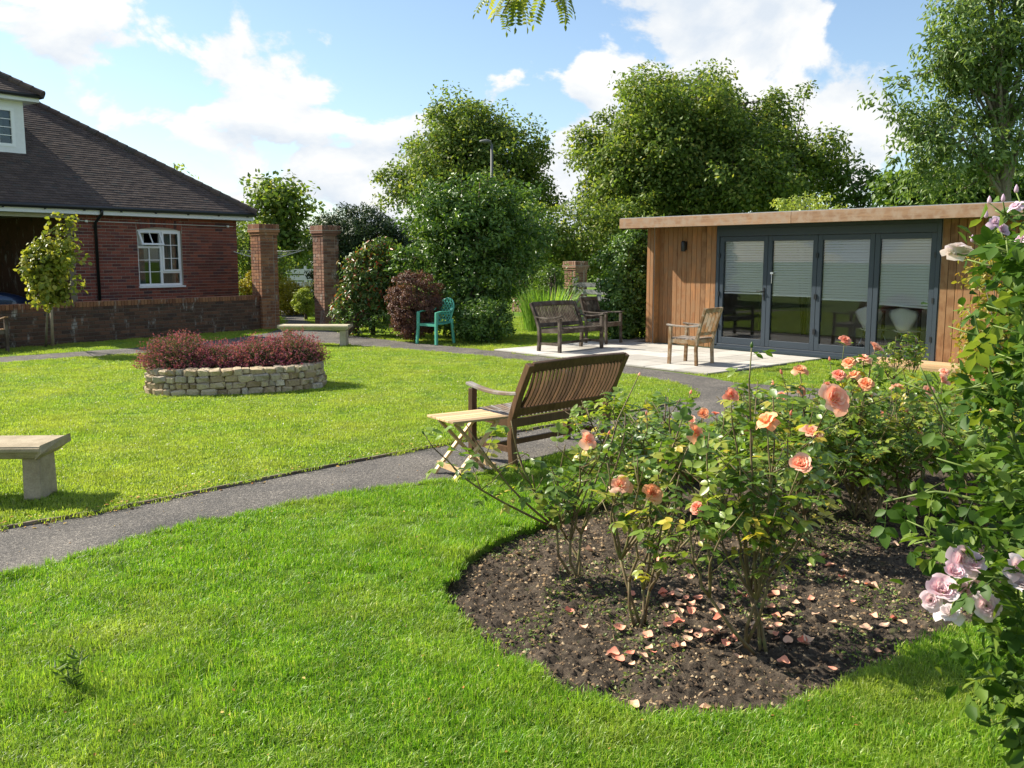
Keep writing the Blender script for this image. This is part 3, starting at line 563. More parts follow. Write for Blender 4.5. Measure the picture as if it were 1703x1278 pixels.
    for i in range(len(oval_poly)):
        a_, b_ = oval_poly[i], oval_poly[(i+1) % len(oval_poly)]
        if a_.y > 10 or a_.x > 2: continue
        dens = 90 if a_.x < -2.2 else 26
        for t in range(int((b_-a_).length*dens)): p = a_.lerp(b_, random.random()); pos.append((p.x+random.gauss(0, .05), p.y+random.gauss(.0, .07), .02))
    pos = np.array(pos); ins = inpoly(pos[:, :2], ov); pos[:, 2] = np.where(ins, .04, .010); n = len(pos)
    tag(link('leaf_litter', leaf_mesh('leaf_litter', pos, rng.normal(0, 1, (n, 3))*[1, 1, .12], rng.normal(0, .2, (n, 3))+[0, 0, 1], rng.uniform(.012, .035, n), 'litter', .6)), 'brown leaf litter gathered along the path edge', 'leaf litter', None, 'stuff')
grass()
# ================================================================ summerhouse
def at_px(o, d, px):                     # parameter along a ground line where it crosses a pixel column
    k = (px-PW/2)/FPX*math.cos(PITCH)+0; c, s = math.cos(PITCH), math.sin(PITCH); u = (px-PW/2)/FPX
    f0 = o.y*c+CAMH*s*0.6; fd = d.y*c     # 0.6: read at about mid height
    return (u*f0-o.x)/(d.x-u*fd)
SH = Vector((P(1075, 573).x, P(1075, 573).y)); SH = PA+DV*.94+NV*3.2
SHROT = math.atan2(DV.y, DV.x)
def summerhouse():
    X = lambda px: at_px(SH, DV, px)
    x0, x1 = X(1180), X(1549); W = x1+2.3; Dp = 3.8; ZS = 2.30; ZT = 2.47; OV = .40
    root = empty('summerhouse', (SH.x, SH.y, 0), SHROT, 'flat roofed cedar clad summerhouse with grey folding glass doors', 'summerhouse')
    # local: x along the front, y into the building, z up; wall face at y=.16, end fin face at y=0
    FY = .16
    mb = MB(); mb.bbox((.16, FY+.03, .0), (x0, FY+.16, ZS)); mb.bbox((x1, FY+.03, 0), (W, FY+.16, ZS)); mb.bbox((x0, FY+.03, 2.24), (x1, FY+.16, ZS)); mb.bbox((.02, .02, 0), (.16, Dp, ZS-.002)); mb.bbox((W, FY+.03, 0), (W+.12, Dp, ZS-.002)); mb.bbox((.16, Dp-.12, 0), (W, Dp-.001, ZS-.004))
    mb.build('wall', 'plaster', root)
    MB().bbox((.16, FY+.16, .0), (W, Dp-.12, .09)).build('floor', 'plaster', root); MB().bbox((.16, FY+.16, 2.28), (W, Dp-.12, 2.296)).build('ceiling', 'plaster', root)
    def boards(xa, xb, y, z0, z1, ax='x', n=None):
        n = n or max(1, round((xb-xa)/.118)); w = (xb-xa)/n
        for i in range(n):
            mb = MB(); dz = random.uniform(-.001, .001)
            if ax == 'x': mb.bbox((-w/2+.004, -.011, z0), (w/2-.004, .011, z1)); o = mb.build('cladding_board', 'cedar_board', root, (xa+(i+.5)*w, y+random.uniform(-.0015, .0015), 0), None, .003)
            else: mb.bbox((-.011, -w/2+.004, z0), (.011, w/2-.004, z1)); o = mb.build('cladding_board', 'cedar_board', root, (y, xa+(i+.5)*w, 0), None, .003)
    boards(.165, x0-.01, FY+.018, .03, ZS-.003); boards(x1+.01, W, FY+.018, .03, ZS-.003)
    boards(.0, .165, .008, .03, ZS-.003, 'x', 2); boards(.02, FY+.005, .178, .03, ZS-.004, 'y', 1); boards(.02, Dp, .008, .03, ZS-.003, 'y')
    # roof, fascia, soffit
    MB().bbox((-.36, -OV+.03, ZS+.012), (W+.4, Dp+.25, ZT-.03)).build('roof', 'dark_void', root)
    MB().bbox((-.36, -OV+.03, ZS), (W+.4, Dp+.25, ZS+.011)).build('soffit', 'cedar_fascia', root)
    xj = X(1320)+.12
    for a, b in ((-.385, xj-.002), (xj+.002, W+.42)): MB().bbox((a, -OV, ZS-.02), (b, -OV+.028, ZT)).build('fascia_board', 'cedar_fascia', root, None, None, .004)
    MB().bbox((-.385, -OV+.03, ZS-.02), (-.36, Dp+.25, ZT-.001)).build('fascia_board', 'cedar_fascia', root, None, None, .004)
    MB().bbox((-.37, -OV+.012, ZT+.001), (W+.41, Dp+.26, ZT+.012)).build('roof_trim', 'lead', root)
    # door set
    DY = FY+.01
    fr = MB(); fr.bbox((x0, DY-.015, .10), (x0+.065, DY+.09, 2.24)); fr.bbox((x1-.065, DY-.015, .10), (x1, DY+.09, 2.24)); fr.bbox((x0+.065, DY-.015, 2.10), (x1-.065, DY+.09, 2.24)); fr.bbox((x0+.065, DY-.015, .06), (x1-.065, DY+.09, .12)); fr.bbox((x0, DY-.01, 2.24), (x1, DY+.05, ZS-.004))
    fr.build('door_frame', 'anthracite', root, None, None, .004)
    MB().bbox((x0-.02, DY-.09, .025), (x1+.02, DY-.016, .075)).build('threshold', 'anthracite', root)
    xs = x0+.068; cuts = [xs, X(1264), X(1346), X(1440), x1-.068]
    for i in range(4):
        a, b = cuts[i]+.003, cuts[i+1]-.003; z0, z1 = .125, 2.095; t = .085
        dr = link('door', None, root, (0, 0, 0)); f = MB()
        f.bbox((a, DY, z0), (a+t, DY+.065, z1)); f.bbox((b-t, DY, z0), (b, DY+.065, z1)); f.bbox((a+t, DY+.001, z1-.09), (b-t, DY+.064, z1)); f.bbox((a+t, DY+.001, z0), (b-t, DY+.064, z0+.12)); f.build('frame', 'anthracite', dr, None, None, .004)
        g = MB(); g.bbox((a+t, DY+.025, z0+.12), (b-t, DY+.031, z1-.09)); g.build('pane', 'glass', dr)
        bot = [1.08, 1.06, 1.02, .96][i]; bl = MB(); z = z1-.10; zb = bot
        skew = .045 if i == 3 else .01*(-1)**i
        while z > zb: bl.box(((a+b)/2, DY+.058, z), (b-a-2*t-.012, .048, .0016), (R(52), 0, 0)); z -= .044
        o = bl.build('blind_slats', 'blind', dr); o['kind'] = 'stuff'
        MB().box(((a+b)/2, DY+.058, zb-.012), (b-a-2*t-.012, .024, .026), (0, skew if i == 3 else 0, 0)).build('blind_rail', 'white_upvc', dr)
        h = MB()
        for zz in (.45, 1.05, 1.75):
            if i in (0, 2): h.box((a+.004, DY-.012, zz), (.03, .024, .085))
            else: h.box((b-.004, DY-.012, zz), (.03, .024, .085))
        h.build('hinge', 'black_plastic', dr)
        if i == 0:
            h = MB(); h.bbox((b-.06, DY-.012, .96), (b-.03, DY, 1.18)); h.tube([(b-.045, DY-.012, 1.11), (b-.045, DY-.05, 1.11), (b-.17, DY-.052, 1.115)], .009, 8); h.build('handle', 'black_plastic', dr)
        if i == 1:
            h = MB(); h.tube([(a+.10, DY-.01, 1.26), (a+.10, DY-.012, 1.42)], .006, 6); h.box((a+.10, DY-.012, 1.44), (.05, .02, .035)); h.build('catch', 'white_upvc', dr)
    lx = X(1129); l = link('wall_lamp', None, root); MB().bbox((lx-.03, FY-.02, 1.86), (lx+.03, FY+.006, 2.02)).build('bracket', 'black_plastic', l)
    MB().lathe([(0, 1.83), (.042, 1.83), (.046, 1.84), (.046, 2.0), (.03, 2.03), (0, 2.03)], 14, (lx, FY-.07, .0)).build('lamp_shade', 'black_plastic', l)
    st = link('step', None, root)
    for k in range(3): MB().bbox((x0+3.0, FY-.46+k*.15, .035+.055), (W, FY-.32+k*.15, .115)).build('step_board', 'cedar_step', st)
    for k in range(2): MB().bbox((x0+2.98, FY-.485, .005+k*.045), (W, FY-.465, .045+k*.045+.002)).build('riser_board', 'cedar_step', st)
    # furniture inside: pale shell chairs and a table
    def L2W(x, y): v = SH+DV*x+NV*y; return (v.x, v.y, .09)
    specs = [(X(1411)+.12, .62, 0, 'pale moulded chair behind the third glass door, backrest to the glass'), (X(1474)+.02, .66, .1, 'pale moulded chair behind the fourth glass door, backrest to the glass')]
    for (cx, cy, rz, lab) in specs:
        r = empty('shell_chair', L2W(cx, cy), SHROT+rz, lab, 'chair', 'pale chairs inside the summerhouse'); r.scale = (1, 1, .93)
        bk = []; fs = []; nu, nv = 9, 9
        for j in range(nv):
            v = j/(nv-1); z = .46+.42*v; half = (.10+.14*math.sin(min(1, v*1.25)*math.pi/2)**1.3) if v < .72 else .24*math.sqrt(max(0.03, 1-((v-.72)/.285)**2))
            for i in range(nu): u = i/(nu-1)*2-1; bk.append((u*half, -.21-.05*v+.06*u*u, z))
        for j in range(nv-1):
            for i in range(nu-1): fs.append((j*nu+i, j*nu+i+1, (j+1)*nu+i+1, (j+1)*nu+i))
        o = MB().add(bk, fs, 0, True).build('backrest', 'white_plastic', r); sm = o.modifiers.new('t', 'SOLIDIFY'); sm.thickness = .012
        sv = []; fs = []
        for j in range(7):
            for i in range(9): u = i/8*2-1; v = j/6; sv.append((u*(.12+.12*min(1, v*2.5)), -.2+.42*v, .455+.03*(abs(u)**3)-.012*math.sin(v*3)))
        for j in range(6):
            for i in range(8): fs.append((j*9+i, j*9+i+1, (j+1)*9+i+1, (j+1)*9+i))
        o = MB().add(sv, fs, 0, True).build('seat', 'white_plastic', r); sm = o.modifiers.new('t', 'SOLIDIFY'); sm.thickness = .012
        for sx in (-1, 1):
            for sy in (-1, 1): MB().tube([(sx*.09, sy*.09, .44), (sx*.23, sy*.21+.02, 0)], .009, 6).build('leg', 'steel', r)
    for (cx, cy, lab) in ((X(1390)+.2, 1.55, 'small dark square table inside the summerhouse behind the chairs'), (X(1520)-.1, 1.75, 'grey topped table inside the summerhouse behind the fourth door')):
        r = empty('indoor_table', L2W(cx, cy), SHROT, lab, 'table'); MB().box((0, 0, .73), (.75, .75, .03)).build('table_top', 'grey_wood', r, None, None, .004)
        for sx in (-1, 1):
            for sy in (-1, 1): MB().box((sx*.33, sy*.33, .357), (.045, .045, .714)).build('leg', 'teak_dark', r)
summerhouse()

# ================================================================ brick work
BRK = {}
def brick_mesh(w, d, h, mat):
    k = (round(w, 3), round(d, 3), round(h, 3), mat)
    if k not in BRK:
        bm = bmesh.new(); bmesh.ops.create_cube(bm, size=1)
        for v in bm.verts: v.co = Vector((v.co.x*w, v.co.y*d, v.co.z*h))
        bmesh.ops.bevel(bm, geom=list(bm.edges), offset=.004, segments=1, affect='EDGES'); me = bpy.data.meshes.new('brick'); bm.to_mesh(me); bm.free(); me.materials.append(M[mat]); BRK[k] = me
    return BRK[k]
# ---------------------------------------------------------------- house
HH = Vector((.6, .8)); HB = Vector((-.8, .6))                       # along the front (away from us), into the house
HC = Vector((D(395, 420, 25.2).x, 25.2))                            # right front corner
HROT = math.atan2(-HH.y, -HH.x)                                     # local x runs from the corner to the left; local y points out of the front
def house():
    # local: x = s (to the left along the front), y = outwards (towards the lawn), z up
    root = empty('brick_house', (HC.x, HC.y, 0), HROT, 'red brick house with hipped tiled roof, white dormer and dark carport', 'house')
    EZ = 2.86; L1 = 4.5; TOT = 15.0; DEP = 8.4
    def sx(px): # s where the front line crosses the pixel column
        u = (px-PW/2)/FPX; c = math.cos(PITCH); f0 = HC.y*c; return (u*f0-HC.x)/(-HH.x+u*HH.y*c)
    wa, wb = sx(304), sx(230.5); wz0, wz1 = 1.02, 2.40
    wall = MB(); T = .014
    wall.bbox((.004, -.30, 0), (wa, -T, EZ)); wall.bbox((wb, -.30, 0), (L1, -T, EZ)); wall.bbox((wa, -.30, 0), (wb, -T, wz0-.02)); wall.bbox((wa, -.30, wz1+.02), (wb, -T, EZ)); wall.bbox((0.004, -DEP, 0), (.3, -.3, EZ))
    wall.bbox((wa, -T-.005, wz1+.02), (wb, -T+.0, wz1+.021))
    w = wall.build('wall', 'mortar', root)
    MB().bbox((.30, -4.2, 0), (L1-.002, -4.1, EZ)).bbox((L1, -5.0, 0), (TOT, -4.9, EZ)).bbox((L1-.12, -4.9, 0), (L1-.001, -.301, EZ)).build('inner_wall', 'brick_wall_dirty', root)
    MB().bbox((.3, -4.1, EZ-.16), (TOT, -.31, EZ-.14)).build('ceiling', 'plaster', root)
    MB().bbox((sx(60), -4.9, 0), (sx(60)+.9, -4.86, 2.0)).build('door', 'dark_void', root)
    # individual bricks in stretcher bond
    cand = []; BW, BH = .225, .075; row = 0; z = .0
    while z < EZ-.10:
        off = 0 if row % 2 == 0 else BW/2; x = -BW+off
        while x < L1:
            a, b = max(x, 0), min(x+BW-.01, L1)
            if b-a > .04:
                segs = [(a, b)]
                if wz0-.02 < z+BH/2 < wz1+.24 :
                    top_arch = z+BH/2 > wz1-.04
                    la, lb = (wa-.02, wb+.02) if top_arch else (wa, wb); segs = [(p, q) for p, q in ((a, min(b, la-.005)), (max(a, lb+.005), b)) if q-p > .03]
                for p, q in segs: cand.append((p, q, z+BH/2))
            x += BW
        z += BH; row += 1
    vis = [c for c in cand if c[2] > .62]; vis.sort(key=lambda c: -c[0]); keep = vis[:300]; rest = vis[300:]+[c for c in cand if c[2] <= .62]
    for (p, q, zc) in keep: link('brick', brick_mesh(q-p, .10, .0635, 'brick_house'), w, ((p+q)/2, -.055+random.uniform(-.0015, .0015), zc))
    mb = MB()
    for (p, q, zc) in rest: mb.box(((p+q)/2, -.055, zc), (q-p, .10, .0635), None, random.uniform(.01, .99))
    mb.build('brickwork', 'brick_house', w)['kind'] = 'stuff'
    n = 17; cx = (wa+wb)/2; half = (wb-wa)/2
    for i in range(n):
        t = (i+.5)/n*2-1; zz = wz1+.075*(1-t*t)+.02; link('brick', brick_mesh(.064, .105, .21, 'brick_house'), w, (cx+t*(half+.01), -.053, zz+.075), (0, t*.16, 0))
    # window
    win = link('window', None, root); f = MB(); Y = -.07
    f.bbox((wa, Y-.06, wz0), (wb, Y, wz0+.055)); f.bbox((wa, Y-.06, wz0+.055), (wa+.05, Y, wz1)); f.bbox((wb-.05, Y-.06, wz0+.055), (wb, Y, wz1)); f.bbox((wa+.05, Y-.06, wz1-.05), (wb-.05, Y, wz1))
    mx = wa+(wb-wa)*.46; f.bbox((mx-.03, Y-.059, wz0+.055), (mx+.03, Y+.001, wz1-.05)); hz = wz1-.42; f.bbox((mx+.03, Y-.058, hz-.03), (wb-.05, Y+.002, hz+.02)); lz = wz0+.34; f.bbox((wa+.05, Y-.058, lz-.03), (mx-.03, Y+.002, lz+.02))
    ar = [(wa, wz1), (wb, wz1)]+[(cx-t*half, wz1+.085*(1-t*t)) for t in (-.9, -.7, -.4, 0, .4, .7, .9)][::-1][::-1]
    ar = [(wa, wz1), (wb, wz1)]+[(cx+t*half, wz1+.085*(1-t*t)) for t in (.95, .7, .4, 0, -.4, -.7, -.95)]
    f.add([(x, Y, z) for x, z in ar]+[(x, Y-.05, z) for x, z in ar], [tuple(range(len(ar)))[::-1], tuple(range(len(ar), 2*len(ar)))]); f.build('frame', 'white_upvc', win)
    # side hung casement (right) proud of the frame, glazing bars
    c = MB(); a, b, z0, z1 = wa+.045, mx-.025, lz+.015, wz1-.045
    for q in (((a, Y, z0), (b, Y+.03, z0+.045)), ((a, Y, z1-.045), (b, Y+.03, z1)), ((a, Y, z0+.045), (a+.045, Y+.03, z1-.045)), ((b-.045, Y, z0+.045), (b, Y+.03, z1-.045))): c.bbox(*q)
    c.bbox(((a+b)/2-.008, Y+.002, z0+.045), ((a+b)/2+.008, Y+.02, z1-.045))
    for k in (1, 2): zz = z0+(z1-z0)*k/3; c.bbox((a+.045, Y+.003, zz-.008), (b-.045, Y+.019, zz+.008))
    c.build('casement', 'white_upvc', win)
    c = MB(); a2, b2 = mx+.03, wb-.05
    c.bbox(((a2+b2)/2-.012, Y-.03, wz0+.055), ((a2+b2)/2+.012, Y-.005, hz-.03))
    for k in (1, 2): zz = wz0+.055+(hz-.085-wz0)*k/3; c.bbox((a2, Y-.029, zz-.008), (b2, Y-.006, zz+.008))
    c.build('glazing_bars', 'white_upvc', win)
    v = link('vent_sash', None, win, (0, Y, wz1-.05), (R(28), 0, 0)); c = MB(); hgt = wz1-.05-hz-.02       # open top-hung vent
    for q in (((a2-.01, 0, -.045), (b2+.01, .035, 0)), ((a2-.01, 0, -hgt-.03), (b2+.01, .035, -hgt+.015)), ((a2-.01, 0, -hgt+.015), (a2+.035, .035, -.045)), ((b2-.035, 0, -hgt+.015), (b2+.01, .035, -.045)), (((a2+b2)/2-.01, .004, -hgt), ((a2+b2)/2+.01, .03, -.045))): c.bbox(*q)
    o = c.mesh('vent_sash', 'white_upvc'); v.name = 'tmp'; bpy.data.objects.remove(v); v = link('vent_sash', o, win, (0, Y, wz1-.05), (R(28), 0, 0))
    MB().bbox((wa+.05, Y-.035, wz0+.055), (wb-.05, Y-.031, hz-.03)).bbox((wa+.05, Y-.035, hz-.03), (mx, Y-.031, wz1-.05)).build('pane', 'glass_house', win)
    MB().bbox((wa-.03, -.02, wz0-.045), (wb+.03, .04, wz0-.003)).bbox((wa+.002, Y-.06, wz0-.02), (wb-.002, -.02, wz0-.002)).build('sill', 'white_upvc', win)
    cm = MB(); ncv = 40
    for (a, b) in ((wa+.06, wa+.45), (wb-.32, wb-.06)):
        vs = [(a+(b-a)*i/ncv, -.26+.018*math.sin(i*1.35), z) for z in (wz0, wz1-.02) for i in range(ncv+1)]; cm.add(vs, [(i, i+1, ncv+2+i, ncv+1+i) for i in range(ncv)], 0, True)
    cm.build('curtain', 'curtain', win)
    # eaves
    OH = .32
    MB().bbox((-OH, -.02+OH-.02, EZ-.16), (TOT, OH, EZ+.01)).build('fascia', 'white_paint', root); MB().bbox((-OH, 0.002, EZ-.155), (TOT, OH-.021, EZ-.14)).build('soffit', 'white_paint', root)
    MB().bbox((-OH-.001, -DEP, EZ-.16), (-OH+.02, OH-.021, EZ+.01)).build('fascia', 'white_paint', root)
    g = MB(); g.tube([(-OH-.03, OH+.055, EZ-.01), (TOT, OH+.055, EZ-.01)], .056, 10)
    g.build('gutter', 'black_plastic', root)
    k = -.1
    while k < 8: MB().box((k, OH+.03, EZ-.06), (.02, .08, .05)).build('gutter_bracket', 'black_plastic', root); k += .9
    dx = sx(160)
    MB().tube([(dx, OH+.05, EZ-.03), (dx, OH+.04, EZ-.14), (dx, .05, EZ-.34), (dx, .05, .0)], .036, 10).build('downpipe', 'black_plastic', root)
    MB().tube([(sx(131), .02, EZ-.1), (sx(131), .02, EZ-.28), (sx(145), .02, EZ-.30), (.12, .02, EZ-.32)], .009, 6).box((sx(146), .03, EZ-.30), (.06, .04, .05)).box((.3, .03, EZ-.32), (.06, .04, .05)).build('cable_conduit', 'white_upvc', root)
    MB().box(((L1+7)/2+1, -.16, EZ-.20), (8, .20, .09)).build('carport_beam', 'plaster', root)
    MB().box((L1+5.5, -.16, EZ/2-.2), (.3, .2, EZ-.4)).build('carport_post', 'brick_far', root)
    # hipped roof: planes
    TP = math.tan(R(35.5)); e0 = OH+.05; RUN = DEP/2+e0; ZR = EZ+.03; HB_ = RUN
    rz = ZR+RUN*TP
    A = (-e0, e0, ZR); B = (TOT, e0, ZR); C = (TOT, e0-RUN, rz); H = (-e0+RUN, e0-RUN, rz); E = (-e0, e0-2*RUN, ZR); F_ = (TOT, e0-2*RUN, ZR)
    roof = MB().add([A, B, C, H, E, F_], [(0, 1, 2, 3), (4, 0, 3), (5, 4, 3, 2), (0, 4, 5, 1)]).build('roof', 'dark_void', root)
    # plain tiles on the front slope
    gx, gl = .168, .105; sl = math.hypot(1, TP); pitch = math.atan(TP); tiles = []; rows = int(RUN*sl/gl)
    best = None                                       # dormer: where its lower right corner meets the slope
    for si in np.arange(3.5, 8, .02):
        for ri in np.arange(.6, 3, .04):
            q = pix(root.matrix_basis @ Vector((si, e0-ri, ZR+ri*TP))); e_ = (q[0]-43)**2+(q[1]-258)**2
            if best is None or e_ < best[0]: best = (e_, si, ri)
    dA, dR = best[1], best[2]; dB_ = dA+2.6; root_w = root.matrix_basis
    for r_ in range(rows):
        run = r_*gl/sl; zz = ZR+run*TP; xs0 = -e0+run
        x = xs0-(xs0 % gx)-(gx/2 if r_ % 2 else 0)
        while x < 9.2:
            if x+gx/2 > xs0 and not (dA+.05 < x < dB_ and dR+.05 < run < dR+2.0): tiles.append((x+gx/2, e0-run, zz))
            x += gx
    vis = [t for t in tiles if pix(root.matrix_basis @ Vector(t))[0] > -20]; vis.sort(key=lambda t: (root.matrix_basis @ Vector(t)).length); ids = set(id(t) for t in vis[:300])
    tm = MB(); tm.box((0, -.085*1, .012), (gx-.004, .19, .013), None); tme = None
    tl = MB()
    def tileverts(mb, c, rr):
        m = Matrix.Rotation(-pitch+R(5), 3, 'X'); mb.box(Vector(c)+m @ Vector((0, -.085, .016)), (gx-.004, .19, .024), m, rr)
    mb1 = MB(); tileverts(mb1, (0, 0, 0), 0); tme = mb1.mesh('roof_tile', 'roof_tile')
    for t in tiles:
        if id(t) in ids: link('roof_tile', tme, roof, (t[0], t[1]+random.uniform(-.003, .003), t[2]+random.uniform(0, .0015)))
        else: tileverts(tl, (t[0], t[1]+random.uniform(-.003, .003), t[2]+random.uniform(0, .0015)), random.uniform(.01, .99))
    tl.build('tiling', 'roof_tile', roof)['kind'] = 'stuff'
    # hip tiles (bonnets) and ridge
    hv = (Vector(H)-Vector(A)); hl = hv.length; hv.normalize(); n = int(hl/.26); hm = MB()
    arc = [(math.cos(a)*.115, math.sin(a)*.10) for a in np.linspace(R(-12), R(192), 9)]
    side = hv.cross(Vector((0, 0, 1))).normalized(); up = side.cross(hv)
    def halfround(mb, p, d, s_, u_, l, sc0=1.0, sc1=1.14):
        vs = [p+s_*(a*sc1)+u_*(b*sc1) for a, b in arc]+[p+d*l+s_*(a*sc0)+u_*(b*sc0) for a, b in arc]; k = len(arc); mb.add(vs, [(i, i+1, k+i+1, k+i) for i in range(k-1)]+[tuple(range(k))], 0, False)
    hb = MB(); halfround(hb, Vector((0, 0, 0)), hv, side, up, .285); hme = hb.mesh('hip_tile', 'roof_tile')
    for i in range(n): p = Vector(A)+hv*(i*.26)+Vector((0, 0, .0)); link('hip_tile', hme, roof, p)
    rb = MB(); halfround(rb, Vector((0, 0, 0)), Vector((1, 0, 0)), Vector((0, 1, 0)), Vector((0, 0, 1)), .46, 1, 1.05); rme = rb.mesh('ridge_tile', 'roof_tile')
    for i in range(12): link('ridge_tile', rme, roof, Vector(H)+Vector((i*.45, 0, -.01)))
    # dormer
    d = link('dormer', None, root); zb = ZR+dR*TP; yt = e0-dR; zt = max((abs(pix(root.matrix_basis @ Vector((dA, e0-dR, z_)))[1]-170), z_) for z_ in [0])[1] or min(np.arange(4.2, 6.5, .02), key=lambda z_: abs(pix(root.matrix_basis @ Vector((dA, e0-dR, z_)))[1]-171))
    MB().bbox((dA+.02, yt-2.2, zb+.1), (dA+.06, yt-.06, zt)).bbox((dB_-.06, yt-2.2, zb+.1), (dB_-.02, yt-.06, zt)).build('cheek', 'white_paint', d)
    MB().bbox((dA, yt-.06, zb+.02), (dA+.22, yt, zt-.0)).bbox((dB_-.22, yt-.06, zb+.02), (dB_, yt, zt)).bbox((dA+.22, yt-.06, zt-.16), (dB_-.22, yt-.001, zt)).bbox((dA+.22, yt-.06, zb+.02), (dB_-.22, yt-.001, zb+.16)).build('dormer_front', 'white_paint', d)
    MB().bbox((dA-.0, yt+.002, zb-.16), (dB_, yt+.012, zb+.02)).build('lead_apron', 'lead', d)
    f = MB(); a, b, z0, z1 = dA+.22, dB_-.22, zb+.16, zt-.16; n = 3; wv = (b-a)/n
    for i in range(n):
        p, q = a+i*wv, a+(i+1)*wv
        for bx in (((p, yt-.05, z0), (q, yt+.012, z0+.07)), ((p, yt-.05, z1-.07), (q, yt+.012, z1)), ((p, yt-.05, z0+.07), (p+.075, yt+.012, z1-.07)), ((q-.075, yt-.05, z0+.07), (q, yt+.012, z1-.07)), (((p+q)/2-.01, yt-.03, z0+.07), ((p+q)/2+.01, yt, z1-.07))): f.bbox(*bx)
        for k in (1, 2, 3): zz = z0+.07+(z1-z0-.14)*k/4; f.bbox((p+.075, yt-.029, zz-.008), (q-.075, yt-.001, zz+.008))
    f.build('window_frame', 'white_upvc', d); MB().bbox((a, yt-.034, z0), (b, yt-.031, z1)).build('pane', 'glass_house', d); MB().bbox((a, yt-.6, z0), (b, yt-.58, z1)).build('blind', 'curtain', d)
    ov = .26; MB().bbox((dA-ov, yt-2.5, zt), (dB_+ov, yt+ov, zt+.15)).build('dormer_fascia', 'white_paint', d); MB().tube([(dA-ov-.02, yt+ov+.05, zt+.13), (dB_+ov, yt+ov+.05, zt+.13)], .05, 8).tube([(dA-ov-.05, yt+ov+.05, zt+.13), (dA-ov-.05, yt-2.3, zt+.13)], .05, 8).build('dormer_gutter', 'black_plastic', d)
    xa, xb, ya = dA-ov-.06, dB_+ov, yt+ov+.06; hw = (xb-xa)/2; zt2 = zt+.16; pk = zt2+hw*TP*.92
    MB().add([(xa, ya, zt2), (xb, ya, zt2), ((xa+xb)/2, ya-hw, pk), (xa, ya-5, zt2), (xb, ya-5, zt2), ((xa+xb)/2, ya-5, pk)], [(0, 1, 2), (3, 0, 2, 5), (1, 4, 5, 2)]).build('dormer_roof', 'roof_tile', d)
    TPd = TP*.92; pd = math.atan(TPd); tl = MB(); sd_ = math.hypot(1, TPd); m = Matrix.Rotation(-pd+R(4), 3, 'X')
    for r_ in range(int(hw*sd_/gl)):
        run = r_*gl/sd_; x = xa+run
        while x < xb-run: tl.box(Vector((x+gx/2, ya-run, zt2+run*TPd))+m @ Vector((0, -.085, .016)), (gx-.004, .19, .018), m, random.uniform(.01, .99)); x += gx
    o = tl.build('dormer_tiling', 'roof_tile', d); o['kind'] = 'stuff'
    hv = Vector((hw, -hw, hw*TPd)); n = int(hv.length/.26); hv.normalize(); side = hv.cross(Vector((0, 0, 1))).normalized(); up = side.cross(hv); hb = MB()
    halfround(hb, Vector((0, 0, 0)), hv, side, up, .285); hme = hb.mesh('hip_tile', 'roof_tile')
    for i in range(n): link('hip_tile', hme, d, Vector((xa, ya, zt2))+hv*(i*.26))
house()
# ---------------------------------------------------------------- pillars and garden wall
def pillar(corner, rot, mat, top, label, size=.46, cap=True):
    # local: corner at origin, x along the front-right face, y along the left face (into)
    r = empty('brick_pillar', (corner.x, corner.y, 0), rot, label, 'pillar')
    n = int((top-.32)/.075); core = MB().bbox((.014, .014, 0), (size-.014, size-.014, n*.075)).build('core', 'mortar', r)
    w1 = .225; cells = []
    for k in range(n):
        z = k*.075+.0375; flip = k % 2
        for side in range(4):
            segs = [(0, .22), (.23, .34)] if not flip else [(0, .11), (.12, .34)]
            for (a, b) in segs: cells.append((side, a, b, z))
    for (side, a, b, z) in cells:
        c = (a+b)/2; L_ = b-a; t = .1
        loc = [(c, t/2), (size-t/2, c), (size-c, size-t/2), (t/2, size-c)][side]
        link('brick', brick_mesh(L_, t, .0635, mat), core, (loc[0], loc[1], z), (0, 0, [0, R(90), R(180), R(270)][side]))
    zc = n*.075
    MB().bbox((-.02, -.02, zc), (size+.02, size+.02, zc+.06)).bbox((-.045, -.045, zc+.065), (size+.045, size+.045, zc+.125)).bbox((0, 0, zc+.06), (size, size, zc+.065)).build('corbel', mat, r, None, None, .006)
    MB().bbox((-.05, -.05, zc+.127), (size+.05, size+.05, zc+.145)).build('cap_mortar', 'mortar', r)
    for side in range(4):
        for i in range(6):
            c = -.04+(size+.08)*(i+.5)/6; t = .1; loc = [(c, t/2-.04), (size-t/2+.04, c), (size-c, size-t/2+.04), (t/2-.04, size-c)][side]
            link('brick', brick_mesh(.082, .1, .11, mat), r, (loc[0], loc[1], zc+.2), (0, 0, [0, R(90), R(180), R(270)][side]))
    MB().bbox((.05, .05, zc+.145), (size-.05, size-.05, zc+.262)).build('cap_fill', 'mortar', r)
    return r
PROT = R(45)
pc1 = P(438, 549).xy; pc2 = P(541, 544).xy; pc2 = pc1+(pc2-pc1)
pillar(pc1, PROT, 'brick_pillar', 2.62, 'warm brown brick gate pillar at the end of the low wall')
pillar(pc2, PROT, 'brick_pillar_pale', 2.60, 'pale weathered brick gate pillar beside the glossy red-tipped shrub')
